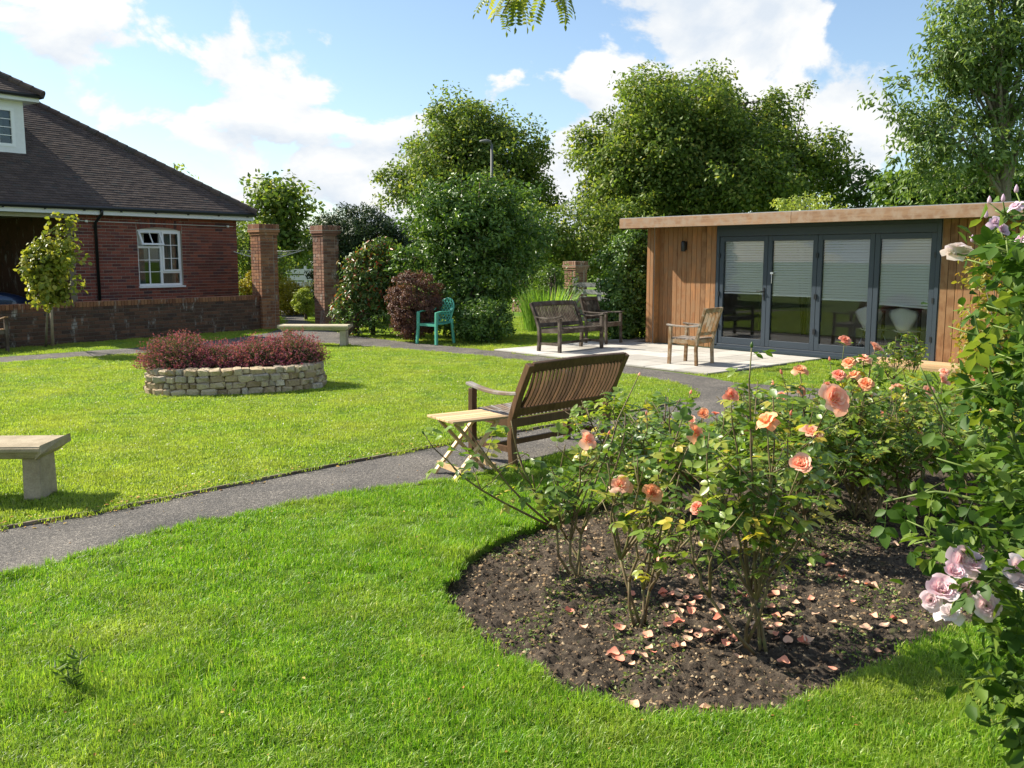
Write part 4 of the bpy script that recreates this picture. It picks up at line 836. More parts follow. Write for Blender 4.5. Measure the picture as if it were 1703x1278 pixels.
def garden_wall():
    o = pc1+HB*.10; r = empty('garden_wall', (o.x, o.y, 0), math.atan2(-HH.y, -HH.x), 'low dark weathered brick garden wall with brick coping', 'wall')
    Lw = 8.5; H_ = .72      # local x to the left (towards us), y outwards (to the lawn)
    core = MB().bbox((0, -.215, -.02), (Lw, -.012, H_)).build('core', 'mortar_dark', r); row = 0; z = -.02; cand = []
    while z < H_-.05:
        x = -.1125 if row % 2 else 0.
        while x < Lw:
            a, b = max(0, x), x+.215
            if b-a > .03: cand.append((a, b, z+.0375))
            x += .225
        z += .075; row += 1
    cand.sort(key=lambda c: (c[0] > 7.0, -c[0] if c[0] <= 7.0 else c[0])); rest = MB()
    for i, (a, b, zc) in enumerate(cand):
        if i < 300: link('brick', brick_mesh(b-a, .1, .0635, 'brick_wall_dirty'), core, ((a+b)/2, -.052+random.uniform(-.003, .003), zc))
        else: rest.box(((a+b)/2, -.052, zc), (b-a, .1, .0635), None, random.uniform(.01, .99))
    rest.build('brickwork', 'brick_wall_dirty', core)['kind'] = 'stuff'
    x = .035
    while x < Lw: link('coping_brick', brick_mesh(.068, .235, .105, 'brick_pillar'), r, (x, -.11, H_+.055+random.uniform(-.002, .002))); x += .0755
    MB().bbox((0, -.215, H_), (Lw, -.012, H_+.09)).build('coping_mortar', 'mortar_dark', r)
garden_wall()
# ---------------------------------------------------------------- far brick pillar, fences, lamp post, airer
pb = D(957, 470, 28.5); pillar(Vector((pb.x, pb.y)), R(40), 'brick_pillar_pale', 1.72, 'squat brick pier among the shrubs behind the patio', .5)
pb2 = D(868, 440, 29.5); pillar(Vector((pb2.x, pb2.y)), R(40), 'brick_pillar_pale', 1.75, 'brick pier mostly hidden behind the big round shrub', .5)
def fence(name, a, b, h, nb, mat, label, bh=.14, posts=3):
    a = Vector(a); b = Vector(b); L_ = (b-a).length; r = empty(name, (a.x, a.y, 0), math.atan2((b-a).y, (b-a).x), label, 'fence')
    for i in range(nb): MB().bbox((0, -.012, 0), (L_, .012, bh)).build('board', mat, r, (0, 0, .06+i*(h-.08)/nb), (0, 0, 0))
    for i in range(posts): MB().bbox((-.045, 0, 0), (.045, .09, h+.04)).build('post', mat, r, (L_*i/(posts-1), .014, 0))
    return r
q1 = D(955, 480, 24.6); q2 = D(1035, 480, 23.6)
fence('slat_fence', (q1.x, q1.y), (q2.x, q2.y), 1.15, 6, 'grey_wood', 'weathered grey slatted fence between the far pier and the leafy bush', .12)
q1 = D(455, 460, 37.5); q2 = D(560, 460, 37.5)
fence('white_fence', (q1.x, q1.y), (q2.x, q2.y), 1.35, 5, 'white_paint', 'white boarded fence seen through the gateway above the yellow hedge', .2)
def lamp_post():
    b = D(818, 300, 33.); r = empty('street_lamp', (b.x, b.y, 0), 0, 'tall pale street lamp rising behind the big shrub', 'lamp'); top = D(818, 238, 33.).z
    MB().tube([(0, 0, 0), (0, 0, 1.2), (0, 0, top-.05)], [.075, .065, .045], 10).build('post', 'lamp_grey', r); MB().tube([(0, 0, top-.08), (-.04, 0, top), (-.15, 0, top+.03)], .035, 8).build('bracket', 'lamp_grey', r)
    mb = MB(); ring = []
    for i, (x, w, h) in enumerate(((-.02, .03, .02), (-.1, .1, .06), (-.22, .12, .075), (-.36, .09, .05), (-.43, .03, .02))):
        ring.append([(x, math.cos(a)*w, top+.05+math.sin(a)*h) for a in np.linspace(0, 2*math.pi, 10, endpoint=False)])
    vs = sum(ring, []); mb.add(vs, [(i*10+j, i*10+(j+1) % 10, (i+1)*10+(j+1) % 10, (i+1)*10+j) for i in range(4) for j in range(10)]+[tuple(range(10)), tuple(range(40, 50))], 0, True); mb.build('lamp_head', 'lamp_grey', r)
lamp_post()
def airer():
    b = D(443, 430, 25.3); r = empty('rotary_airer', (b.x, b.y, 0), R(12), 'rotary clothes airer with thin pale arms behind the brown gate pillar', 'clothes airer'); MB().tube([(0, 0, 0), (0, 0, 1.75)], .022, 8).build('pole', 'alu', r)
    tips = []
    for k in range(4): a = k*math.pi/2; t = Vector((math.cos(a)*1.0, math.sin(a)*1.0, 1.93)); tips.append(t); MB().bar((0, 0, 1.62), t, .028, .02).build('arm', 'alu', r)
    mb = MB()
    for f in (.35, .55, .75, .95):
        for k in range(4): p = Vector((0, 0, 1.62)).lerp(tips[k], f); q = Vector((0, 0, 1.62)).lerp(tips[(k+1) % 4], f); mb.tube([p, (p+q)/2-Vector((0, 0, .02)), q], .0035, 4)
    mb.build('line', 'white_upvc', r)
airer()
# ================================================================ benches, chairs, tables
def make_bench(mats, L=1.26, label='', group=None, splay=0):
    """local: x along the length, +y is the way the sitter faces, origin under the middle between the rear feet and front feet"""
    mf, ms = mats; r = empty('garden_bench', (0, 0, 0), 0, label, 'bench', group); h = L/2; SD = .50; SZ = .41
    yr, yf = -.25, .25
    # rear legs carry on upwards as leaning stiles
    for s in (-1, 1):
        x = s*(h-.03); MB().sweep([(x, yr, 0), (x, yr+.02, .2), (x, yr+.01, SZ), (x, yr-.07, .62), (x, yr-.19, .86)], .055, .06, (1, 0, 0)).build('rear_leg', mf, r, None, None, .005)
        MB().sweep([(x, yf, 0), (x, yf, .3), (x, yf-.005, .605)], .055, .055, (1, 0, 0)).build('front_leg', mf, r, None, None, .005)
        pts = []
        for i in range(9): t = i/8; pts.append((x, yf+.05-t*(yf+.05-yr+.06), .615+.045*math.sin(t*math.pi*1.0)*(-.55)+.03*(1-t)**2))
        MB().sweep(pts, .065, .026, (0, 0, 1)).build('armrest', ms, r, None, None, .005)
        MB().bar((x, yr+.03, SZ-.05), (x, yf-.03, SZ-.03), .03, .07, (0, 0, 1)).build('side_rail', mf, r)
    MB().box((0, yf-.01, SZ-.035), (L-.115, .03, .085)).build('front_rail', mf, r, None, None, .004); MB().box((0, yr+.02, SZ-.05), (L-.115, .03, .07)).build('rear_rail', mf, r)
    MB().bar((-h+.05, 0, .14), (h-.05, 0, .14), .03, .045).build('stretcher', mf, r)
    for s in (-1, 1): MB().bar((s*(h-.03), yr+.03, .14), (s*(h-.03), yf-.03, .14), .03, .045).build('stretcher', mf, r)
    n = 25; pitch = (L-.13)/n
    sw = pitch*.62; mb = MB(); pts = [(0, yr+.035, SZ-.004), (0, -.05, SZ-.014), (0, .12, SZ+.002), (0, yf-.03, SZ+.018), (0, yf+.02, SZ+.006)]
    me = mb.sweep(pts, sw, .016, (0, 0, 1)).mesh('seat_slat', ms)
    for i in range(n): link('seat_slat', me, r, (-(L-.13)/2+(i+.5)*pitch, 0, 0))
    top = Vector((0, yr-.185, .835)); MB().sweep([(-h+.055, top.y, top.z), (0, top.y-.012, top.z+.012), (h-.055, top.y, top.z)], .032, .085, (0, -.45, 1)).build('top_rail', mf, r, None, None, .006)
    MB().sweep([(-h+.055, yr-.02, .46), (h-.055, yr-.02, .46)], .03, .075, (0, -.4, 1)).build('lower_rail', mf, r, None, None, .005)
    mb = MB(); sp = []
    for i in range(7): t = i/6; sp.append((0, yr-.02-(.165)*t-.024*math.sin(t*math.pi), .48+.335*t))
    me = mb.sweep(sp, .013, pitch*.56, (0, 1, 0)).mesh('back_slat', mf)
    for i in range(n): link('back_slat', me, r, (-(L-.13)/2+(i+.5)*pitch, 0, 0))
    return r
def place(o, xy, face, z=0):
    o.location = (xy[0], xy[1], z); o.rotation_euler = (0, 0, math.atan2(-face[0], face[1])); return o
def copytree(o, parent=None):
    c = o.copy(); COL.objects.link(c); c.parent = parent
    for k in list(o.children): copytree(k, c)
    return c
b1 = make_bench(('teak', 'teak_seat'), 1.26, 'brown teak slatted bench standing on the tarmac path beside the rose bed')
rl = P(854, 778); ax = Vector((.715, .70)); fc = Vector((-.70, .715)); c = Vector((rl.x, rl.y))+ax*.60+fc*.25; place(b1, c, fc, .005)
b2 = make_bench(('teak_dark', 'teak_dark'), 1.26, 'dark weathered slatted bench on the pale patio')
rl = P(896, 587); fr_ = P(934, 590); ax = Vector((.69, .724)); fc = Vector((.724, -.69)); c = Vector((rl.x, rl.y))+ax*.60+fc*.25; place(b2, c, fc, .032)
b3 = make_bench(('teak_dark', 'teak_warm'), 1.4, 'wooden bench end showing beside the low wall near the young tree')
e = P(13, 586); fc = Vector((.8, -.6)); c = Vector((e.x, e.y))-fc*.25+Vector((-.6, -.8))*.67; place(b3, c, fc)
def make_armchair(mats, label):
    mf, ms = mats; r = empty('garden_armchair', (0, 0, 0), 0, label, 'chair'); w = .56; h = w/2; SZ = .41; yr, yf = -.24, .24
    for s in (-1, 1):
        x = s*(h-.025); MB().sweep([(x, yr, 0), (x, yr+.015, .25), (x, yr, SZ), (x, yr-.06, .65), (x, yr-.14, .90)], .045, .05, (1, 0, 0)).build('rear_leg', mf, r, None, None, .004)
        MB().sweep([(x, yf+.01, 0), (x, yf, .3), (x, yf-.005, .60)], .048, .05, (1, 0, 0)).build('front_leg', mf, r, None, None, .004)
        MB().sweep([(x, yf+.06-t*(yf-yr+.11), .625-.02*math.sin(t*3.14)) for t in np.linspace(0, 1, 7)], .065, .026).build('armrest', ms, r, None, None, .005)
        MB().bar((x, yr+.02, SZ-.04), (x, yf-.02, SZ-.04), .028, .06).build('side_rail', mf, r)
    MB().box((0, yf, SZ-.035), (w-.1, .028, .07)).build('front_rail', mf, r); MB().box((0, yr+.01, SZ-.04), (w-.1, .028, .06)).build('rear_rail', mf, r)
    for i in range(7): MB().sweep([(-h+.02, yr+.05+i*.069, SZ+.004-.012*math.sin(i/6*3.14)), (h-.02, yr+.05+i*.069, SZ+.004-.012*math.sin(i/6*3.14))], .056, .018).build('seat_slat', ms, r)
    MB().sweep([(-h+.05, yr-.13, .865), (h-.05, yr-.13, .865)], .028, .075, (0, -.4, 1)).build('top_rail', mf, r, None, None, .005); MB().sweep([(-h+.05, yr-.025, .50), (h-.05, yr-.025, .50)], .026, .06, (0, -.3, 1)).build('lower_rail', mf, r)
    for i in range(4): x = (-1.5+i)*.105; MB().sweep([(x, yr-.03, .52), (x, yr-.072, .66), (x, yr-.122, .83)], .014, .066, (0, 1, 0)).build('back_slat', mf, r)
    return r
a1 = make_armchair(('teak_warm', 'teak_seat'), 'honey brown wooden armchair facing the lawn beside the glass doors')
f1, r1 = P(1113, 610), P(1156, 614); fc = Vector((-.76, .65)); place(a1, (P(1149, 608).x, P(1149, 608).y), fc, .032)
a2 = make_armchair(('teak_dark', 'teak_dark'), 'dark wooden armchair just behind the dark patio bench')
place(a2, (P(1003, 573).x, P(1003, 573).y), Vector((.76, -.65)), .032)
# folding side table
def side_table():
    c = P(778, 789); r = empty('folding_table', (c.x, c.y, .005), math.atan2(.55, .83), 'small pale wood folding side table next to the brown teak bench', 'table')
    tz = .46; w, d = .50, .42
    for i in range(6): MB().box((0, -d/2+(i+.5)*d/6, tz), (w, d/6-.006, .018)).build('top_slat', 'pale_wood', r, None, None, .003)
    for s in (-1, 1): MB().box((s*.16, 0, tz-.022), (.035, d-.04, .024)).build('batten', 'pale_wood', r)
    for s in (-1, 1):
        MB().bar((-.22, s*.155, 0), (.18, s*.155, tz-.03), .022, .036, (0, 1, 0)).build('leg', 'pale_wood', r); MB().bar((.22, s*.125, 0), (-.18, s*.125, tz-.03), .022, .036, (0, 1, 0)).build('leg', 'pale_wood', r)
    MB().bar((-.165, -.19, .07), (-.165, .19, .07), .018, .042).build('rung', 'pale_wood', r); MB().bar((.165, -.15, .07), (.165, .15, .07), .018, .042).build('rung', 'pale_wood', r)
side_table()
# stone benches
def stone_bench(loc, rz, L, mat, label, sh=.40):
    r = empty('stone_bench', loc, rz, label, 'bench', None); prof = [(-.225, sh), (.225, sh), (.225, sh-.035), (.205, sh-.05), (.17, sh-.095), (-.17, sh-.095), (-.205, sh-.05), (-.225, sh-.035)]
    n = len(prof); vs = []
    for x, k in ((-L/2+.05, 0.0), (-L/2, 1), (L/2, 1), (L/2-.05, 0)): pass
    secs = [(-L/2, lambda z: 0), (L/2, lambda z: 0)]
    for s in (-1, 1):
        for (y, z) in prof: ins = 0 if z > sh-.04 else (.02 if z > sh-.06 else .06); vs.append((s*(L/2-ins), y, z))
    fs = [(i, (i+1) % n, n+(i+1) % n, n+i) for i in range(n)]+[tuple(range(n)), tuple(range(2*n-1, n-1, -1))]
    fs = [tuple(reversed(f)) for f in fs]
    MB().add(vs, fs).build('slab', mat, r, None, None, .012)
    for s in (-1, 1): MB().box((s*(L/2-.125), 0, (sh-.095)/2), (.125, .26, sh-.095), None, 0, .94).build('leg', mat, r, None, None, .01)
c = P(118, 725, .40+.022); stone_bench((c.x-.56-.02, c.y-.21, .022), R(2), 1.12, 'bench_stone', 'pale stone slab bench on the lawn by the near edging, casting a dark shadow')
c = P(566, 577); stone_bench((c.x-.48, c.y+.04, .022), R(-2), 1.36, 'bench_stone_far', 'pale stone slab bench behind the flower filled stone planter', .40)
# green plastic chair
def green_chair():
    r = empty('plastic_chair', (0, 0, 0), 0, 'green moulded plastic garden chair with lattice back beside the round purple bush', 'chair'); m = 'green_plastic'; SZ = .42
    legs = [(-.25, .24, -.01), (.25, .24, -.01), (-.22, -.24, 0), (.22, -.24, 0)]
    for (x, y, _) in legs:
        s = 1 if x > 0 else -1
        if y > 0: MB().sweep([(x+s*.02, y+.02, 0), (x, y, .3), (x, y-.01, .63)], .05, .055, (1, 0, 0)).build('leg', m, r, None, None, .01)
        else: MB().sweep([(x+s*.02, y-.04, 0), (x, y, SZ), (x, y-.02, .5)], .045, .05, (1, 0, 0)).build('leg', m, r, None, None, .01)
    for s in (-1, 1): MB().sweep([(s*.25, .255, .63), (s*.265, .12, .655), (s*.265, -.06, .65), (s*.245, -.2, .66), (s*.215, -.265, .72)], .05, .024).build('armrest', m, r, None, None, .008)
    vs = []; n = 9
    for j in range(n):
        for i in range(n): u, v = i/(n-1)*2-1, j/(n-1); vs.append((u*(.235-.02*(1-v)), -.22+.46*v, SZ+.012*u*u-.02*math.sin(v*2.6)-.03*max(0, v-.85)/.15*1))
    o = MB().add(vs, [(j*n+i, j*n+i+1, (j+1)*n+i+1, (j+1)*n+i) for j in range(n-1) for i in range(n-1)], 0, True).build('seat', m, r); sm = o.modifiers.new('t', 'SOLIDIFY'); sm.thickness = .015
    MB().box((0, .235, SZ-.03), (.46, .016, .05)).build('seat_apron', m, r)
    # rounded back: rim and crossed lattice, leaning
    def bp(x, z): t = (z-SZ)/.48; return (x, -.225-.13*t-.03*(1-(x/.24)**2), z)
    def half(z): t = (z-SZ-.01)/.47; return .205*math.sqrt(max(0, 1-max(0, (t-.55)/.45)**2))+.0 if t > .55 else .165+.04*t/.55
    rim = [bp(-half(z), z) for z in np.linspace(SZ-.02, SZ+.475, 16)]+[bp(half(z), z) for z in np.linspace(SZ+.475, SZ-.02, 16)]
    MB().tube(rim, .017, 7).build('back_rim', m, r)
    lat = MB()
    for sgn in (-1, 1):
        for k in np.arange(-.8, .9, .082):
            seg = []
            for z in np.linspace(SZ+.005, SZ+.47, 24):
                x = sgn*(z-SZ-.23)*.85+k
                if abs(x) < half(z)-.002: seg.append(bp(x, z))
                elif len(seg) > 1: break
            if len(seg) > 2: lat.sweep(seg, .014, .018, (0, 1, 0))
    lat.build('back_lattice', m, r); MB().sweep([bp(x, SZ+.17) for x in np.linspace(-.18, .18, 7)], .03, .016, (0, 1, 0)).build('back_band', m, r)
    return r
g = green_chair(); f1 = P(697, 572); f2 = P(722, 576); fc = Vector((-.64, -.77)); mid = (f1.xy+f2.xy)/2; place(g, mid-fc*.26, fc, .004)
# ---------------------------------------------------------------- stone planter
PLC = Vector((-3.6, 12.05)); PLA = Vector((.95, .31)).normalized(); PLB = Vector((-PLA.y, PLA.x)); PLa, PLb = 1.04, .60
def planter():
    r = empty('stone_planter', (PLC.x, PLC.y, .018), math.atan2(PLA.y, PLA.x), 'oval raised planter of rough pale rubble stones on the lawn', 'planter')
    def ell(t, k=1.0): n = 2.7; c, s = math.cos(t), math.sin(t); return Vector((PLa*k*math.copysign(abs(c)**(2/n), c), PLb*k*math.copysign(abs(s)**(2/n), s)))
    N_ = 400; pts = [ell(i/N_*2*math.pi) for i in range(N_)]; cum = [0]
    for i in range(N_): cum.append(cum[-1]+(pts[(i+1) % N_]-pts[i]).length)
    tot = cum[-1]
    def along(s):
        s %= tot; i = max(j for j in range(N_) if cum[j] <= s) if s > 0 else 0; a, b = pts[i], pts[(i+1) % N_]; f = (s-cum[i])/max(1e-6, cum[i+1]-cum[i]); t = (b-a).normalized(); return a.lerp(b, f), t
    vars_ = []
    for k in range(9):
        bm = bmesh.new(); bmesh.ops.create_cube(bm, size=1); bmesh.ops.bevel(bm, geom=list(bm.edges), offset=.16, segments=1, affect='EDGES')
        for v in bm.verts: v.co += Vector([random.uniform(-.085, .085) for _ in range(3)])
        me = bpy.data.meshes.new('stone'); bm.to_mesh(me); bm.free(); me.materials.append(M['rubble_stone']); vars_.append(me)
    heights = [.088, .078, .084, .08]; z = -.01; st = 0
    for row, hh in enumerate(heights):
        s = random.random()*.2; end = s+tot
        while s < end-.05:
            w = min(random.choice((.07, .09, .11, .14, .17, .2)), max(.07, end-s)); p, t = along(s+w/2); nrm = Vector((t.y, -t.x)); ang = math.atan2(t.y, t.x); h2 = hh*random.uniform(.86, 1.16); q = p-nrm*(.015*row)+nrm*random.uniform(-.018, .018)
            if random.random() < .22 and w < .13 and False:       # two thin stones instead of one
                for zz in (.26, .76): link('stone', random.choice(vars_), r, (q.x, q.y, z+hh*zz), (random.uniform(-.06, .06), random.uniform(-.06, .06), ang), (w*1.03, .19, hh*.52))
            else: link('stone', random.choice(vars_), r, (q.x, q.y, z+hh*.5), (random.uniform(-.08, .08), random.uniform(-.08, .08), ang+random.uniform(-.06, .06)), (w*1.04, .2, h2*1.04))
            s += w
        z += hh
    poly = [ell(i/60*2*math.pi, .90) for i in range(60)]; MB().prism(poly, 0, .27).build('soil_fill', 'soil', r)
planter()
# ---------------------------------------------------------------- blue car in the carport
def car():
    p = HC-HH*6.9-HB*0+HB*1.9; r = empty('parked_car', (p.x, p.y, 0), math.atan2(HH.y, HH.x), 'dark blue car parked in the carport behind the low wall', 'car')
    # local x forwards; lofted cross sections
    secs = [(-2.1, .55, .72, .70, .30), (-2.0, .78, .92, .80, .26), (-1.5, .84, 1.36, .60, .24), (-.8, .86, 1.46, .58, .22), (.0, .86, 1.45, .58, .22), (.45, .86, 1.28, .60, .22), (.85, .86, 1.02, .74, .22), (1.3, .85, .96, .72, .22), (1.75, .80, .86, .66, .24), (2.0, .70, .70, .58, .28), (2.1, .55, .60, .50, .32)]
    vs = []; n = 14
    for (x, w, zt, wt, zb) in secs:
        zm = min(.86, zt*.93); ring = [(-w*.9, zb), (-w, zb+.15), (-w, zm*.85), (-w*.96, zm), (-wt-.04, zt*.96), (-wt*.8, zt), (-wt*.3, zt+.015), (wt*.3, zt+.015), (wt*.8, zt), (wt+.04, zt*.96), (w*.96, zm), (w, zm*.85), (w, zb+.15), (w*.9, zb)]
        vs += [(x, y, z) for y, z in ring]
    fs = [(i*n+j, i*n+(j+1) % n, (i+1)*n+(j+1) % n, (i+1)*n+j) for i in range(len(secs)-1) for j in range(n)]+[tuple(range(n)), tuple(range((len(secs)-1)*n, len(secs)*n))[::-1]]
    o = MB().add(vs, fs, 0, True).build('body', 'car_paint', r); s_ = o.modifiers.new('s', 'SUBSURF'); s_.levels = 2; s_.render_levels = 2
    for s in (-1, 1):
        MB().add([(.36, s*.80, .98), (-1.35, s*.80, .98), (-1.1, s*.70, 1.32), (-.1, s*.70, 1.34)], [(0, 1, 2, 3)]).build('side_window', 'black_plastic', r)
        MB().add([(1.95, s*.45, .66), (1.75, s*.72, .68), (1.62, s*.73, .80), (1.86, s*.48, .78)], [(0, 1, 2, 3)]).build('headlight', 'alu', r)
        for x in (-1.3, 1.3):
            w = MB().lathe([(.19, -.09), (.31, -.09), (.325, -.05), (.325, .05), (.31, .09), (.19, .09), (.19, -.09)], 24).build('wheel', 'tyre', r, (x, s*.78, .325), (R(90), 0, 0)); MB().lathe([(0, -.06), (.06, -.075), (.19, -.05), (.19, .05), (0, .05)], 16).build('rim', 'alu', w)
    MB().add([(.42, -.55, 1.26), (.42, .55, 1.26), (.86, .66, .99), (.86, -.66, .99)], [(0, 1, 2, 3)]).build('windscreen', 'black_plastic', r, (0.02, 0, .03))
car()
# ================================================================ trees and shrubs
def ell_points(ells, n, shell=.55):
    vol = np.array([e[3]*e[4]*e[5] for e in ells]); cnt = rng.multinomial(n, vol/vol.sum()); out = []; nr = []
    for e, k in zip(ells, cnt):
        d = unit(rng.normal(0, 1, (k, 3))); rad = rng.random(k)**(1/3.); rad = np.where(rng.random(k) < shell, .78+.22*rng.random(k), rad); c = np.array(e[:3]); rr = np.array(e[3:6])
        p = c+d*rad[:, None]*rr; keep = np.ones(k, bool)
        out.append(p[keep]); nr.append(unit(d/rr))
    return np.concatenate(out), np.concatenate(nr)
def foliage_arrays(cl, cn, per, crad, size, up=.35, flat=.75, droop=0.):
    """leaves gathered in clumps round the points cl"""
    k = len(cl); per_ = rng.poisson(per, k); idx = np.repeat(np.arange(k), per_); n = len(idx); cr = (crad*rng.uniform(.6, 1.35, k))[idx][:, None]
    off = unit(rng.normal(0, 1, (n, 3)))*(rng.random((n, 1))**.45)*cr*np.array([1, 1, flat]); pos = cl[idx]+off
    out = unit(off+cn[idx]*cr*.6); nrm = unit(out*.8+np.array([0, 0, up])+rng.normal(0, .45, (n, 3))); ax = unit(np.cross(nrm, rng.normal(0, 1, (n, 3)))+np.array([0, 0, -droop])+out*.3)
    return pos, ax, nrm, rng.uniform(size*.65, size*1.3, n)
def make_tree(name, label, base, ells, nclump, per, crad, leaf, mat, trunk_r=.18, bark='bark', limbs=14, ratio=.6, shape='diamond', fork=.35, up=.35, droop=.1, cat='tree', shell=.6, group=None, twig=True, stems=1, zmin=.15, crown='crown'):
    b = Vector(base); r = empty(name, b, 0, label, cat, group); bb = np.array(b)
    ells = [tuple(np.array(e[:3])-bb)+tuple(e[3:]) for e in ells]; 
    if (cat == 'tree' and crown == 'crown' and nclump > 140) or name == 'laurel_bush':           # ragged lobes instead of smooth ellipsoids
        lob = []
        vol = np.array([e[3]*e[5] for e in ells]); nl = max(14, nclump//14)
        for k in rng.choice(len(ells), nl, p=vol/vol.sum()):
            e = ells[k]; d = unit(rng.normal(0, 1, (1, 3)))[0]; f = rng.uniform(.45, .98); q = min(e[3], e[5])*rng.uniform(.26, .5); lob.append((e[0]+d[0]*e[3]*f, e[1]+d[1]*e[4]*f, e[2]+d[2]*e[5]*f, q*1.15, q*1.1, q*.85))
        ells_c = lob+[tuple(e[:3])+(e[3]*.62, e[4]*.62, e[5]*.62) for e in ells]
    else: ells_c = ells
    cl, cn = ell_points(ells_c, nclump, shell); cl += rng.normal(0, crad*.35, cl.shape); ok = cl[:, 2] > zmin; cl, cn = cl[ok], cn[ok]
    pos, ax, nr, sz = foliage_arrays(cl, cn, per, crad, leaf, up, .75, droop); ok = pos[:, 2] > .03; link(crown, leaf_mesh(crown, pos[ok], ax[ok], nr[ok], sz[ok], mat, ratio, shape), r)
    top = max(e[2]+e[5]*.55 for e in ells); cc = np.mean([e[:3] for e in ells], axis=0); mb = MB()
    axis_pts = []
    for s in range(stems):
        dx = (0, 0) if stems == 1 else (random.uniform(-.25, .25)*ells[0][3], random.uniform(-.25, .25)*ells[0][4]); pts = []
        for i in range(7): t = i/6; pts.append(Vector((cc[0]*t*.8+dx[0]*t+math.sin(3*t+s)*trunk_r*.5, cc[1]*t*.8+dx[1]*t, top*t)))
        mb.tube(pts, [trunk_r*(1.25-.15*i if i == 0 else 1.05*(1-t_)**.8+.06) for i, t_ in enumerate(np.linspace(0, .93, 7))], 8); axis_pts += pts
    sel = rng.choice(len(cl), min(limbs, len(cl)), replace=False); lp = []
    for k in sel:
        e = Vector(cl[k]); st = min(axis_pts, key=lambda p: abs(p.z-max(top*fork*.6, e.z*.62))+(.0 if stems == 1 else (p-e).length*.3)); m = st.lerp(e, .5)+Vector((random.gauss(0, .1), random.gauss(0, .1), .12*(e-st).length*.6)); q = [st, st.lerp(m, .55), m, m.lerp(e, .6), e]
        mb.tube(q, [trunk_r*.42, trunk_r*.34, trunk_r*.24, trunk_r*.14, trunk_r*.05], 5); lp += q[1:]
    if twig and lp:
        A = np.array([tuple(p) for p in lp])
        for k in range(0, len(cl), 2 if len(cl) < 500 else 3):
            j = np.argmin(((A-cl[k])**2).sum(1)); a = Vector(A[j]); e = Vector(cl[k]); mb.tube([a, a.lerp(e, .5)+Vector((0, 0, .05)), e], [trunk_r*.10, trunk_r*.07, trunk_r*.03], 3, False)
    mb.build('trunk' if cat == 'tree' else 'stems', bark, r); return r
def E(px, py, depth, rx_px, rz_px, ry=None, dy=0):
    c = D(px, py, depth+dy); k = depth/FPX/math.cos(PITCH)**0; return (c.x, c.y, c.z, rx_px*k, ry if ry else rx_px*k*.85, rz_px*k)
def gbase(px, depth): return (D(px, 440, depth).x, depth, 0)
# big background trees
make_tree('broadleaf_tree', 'tall round topped green tree behind the street lamp', gbase(800, 38), [E(790, 222, 38, 95, 72), E(770, 195, 38, 60, 45), E(735, 320, 38, 92, 95), E(865, 310, 38, 70, 80), E(790, 290, 37, 120, 90), E(695, 260, 38, 40, 46), E(800, 420, 38, 130, 50)], 620, 120, .60, .15, 'leaf_tree', .22)
make_tree('broadleaf_tree', 'huge spreading green tree rising above the summerhouse roof', gbase(1170, 35), [E(1150, 180, 35, 105, 68), E(1060, 230, 35, 85, 80), E(1240, 220, 35, 95, 80), E(1180, 290, 34, 200, 95), E(1030, 340, 34, 88, 90), E(1320, 300, 35, 78, 65), E(1130, 250, 33.5, 130, 100), E(1085, 150, 35, 40, 35), E(985, 390, 33.5, 65, 60), E(1000, 270, 35, 50, 60), E(1365, 315, 35, 55, 50), E(1290, 200, 35, 60, 55)], 1250, 110, .60, .15, 'leaf_tree', .30)
make_tree('ash_tree', 'light feathery grey green tree with open crown right of the summerhouse', gbase(1690, 24), [E(1600, 80, 24, 90, 95), E(1690, 120, 24, 90, 120), E(1560, 200, 24, 85, 75), E(1650, 250, 24, 120, 75), E(1740, 60, 24, 90, 120), E(1505, 215, 24, 50, 60), E(1490, 160, 24, 38, 40), E(1545, 110, 24, 45, 50), E(1585, 20, 24, 60, 45), E(1700, -40, 24, 120, 80), E(1560, 300, 24.5, 80, 40)], 560, 36, .42, .17, 'leaf_ash', .16, 'bark_light', 26, .34, 'ovate', droop=.5, shell=.35)
make_tree('broadleaf_tree', 'dense green tree standing between ash tree and summerhouse roof', gbase(1530, 28), [E(1530, 320, 28, 75, 45), E(1620, 320, 28, 80, 50), E(1690, 330, 28, 60, 60)], 200, 55, .5, .19, 'leaf_tree_dark', .12)
make_tree('thin_tree', 'sparse dark tree in the gap right of the huge tree', gbase(1425, 34), [E(1420, 315, 34, 42, 38), E(1440, 350, 34, 40, 40)], 70, 26, .5, .18, 'leaf_tree_dark', .09)
make_tree('small_tree', 'small open crowned tree behind the brown gate pillar', gbase(465, 33), [E(455, 325, 33, 52, 36), E(500, 330, 33, 28, 30), E(420, 320, 33, 28, 26), E(470, 385, 33, 62, 55)], 150, 42, .5, .2, 'leaf_tree', .11, droop=.1)
make_tree('small_tree', 'leafy tips of a tree showing just above the house roof', gbase(296, 36), [E(300, 280, 36, 20, 16), E(282, 330, 36, 55, 30)], 30, 30, .35, .2, 'leaf_lime', .09)
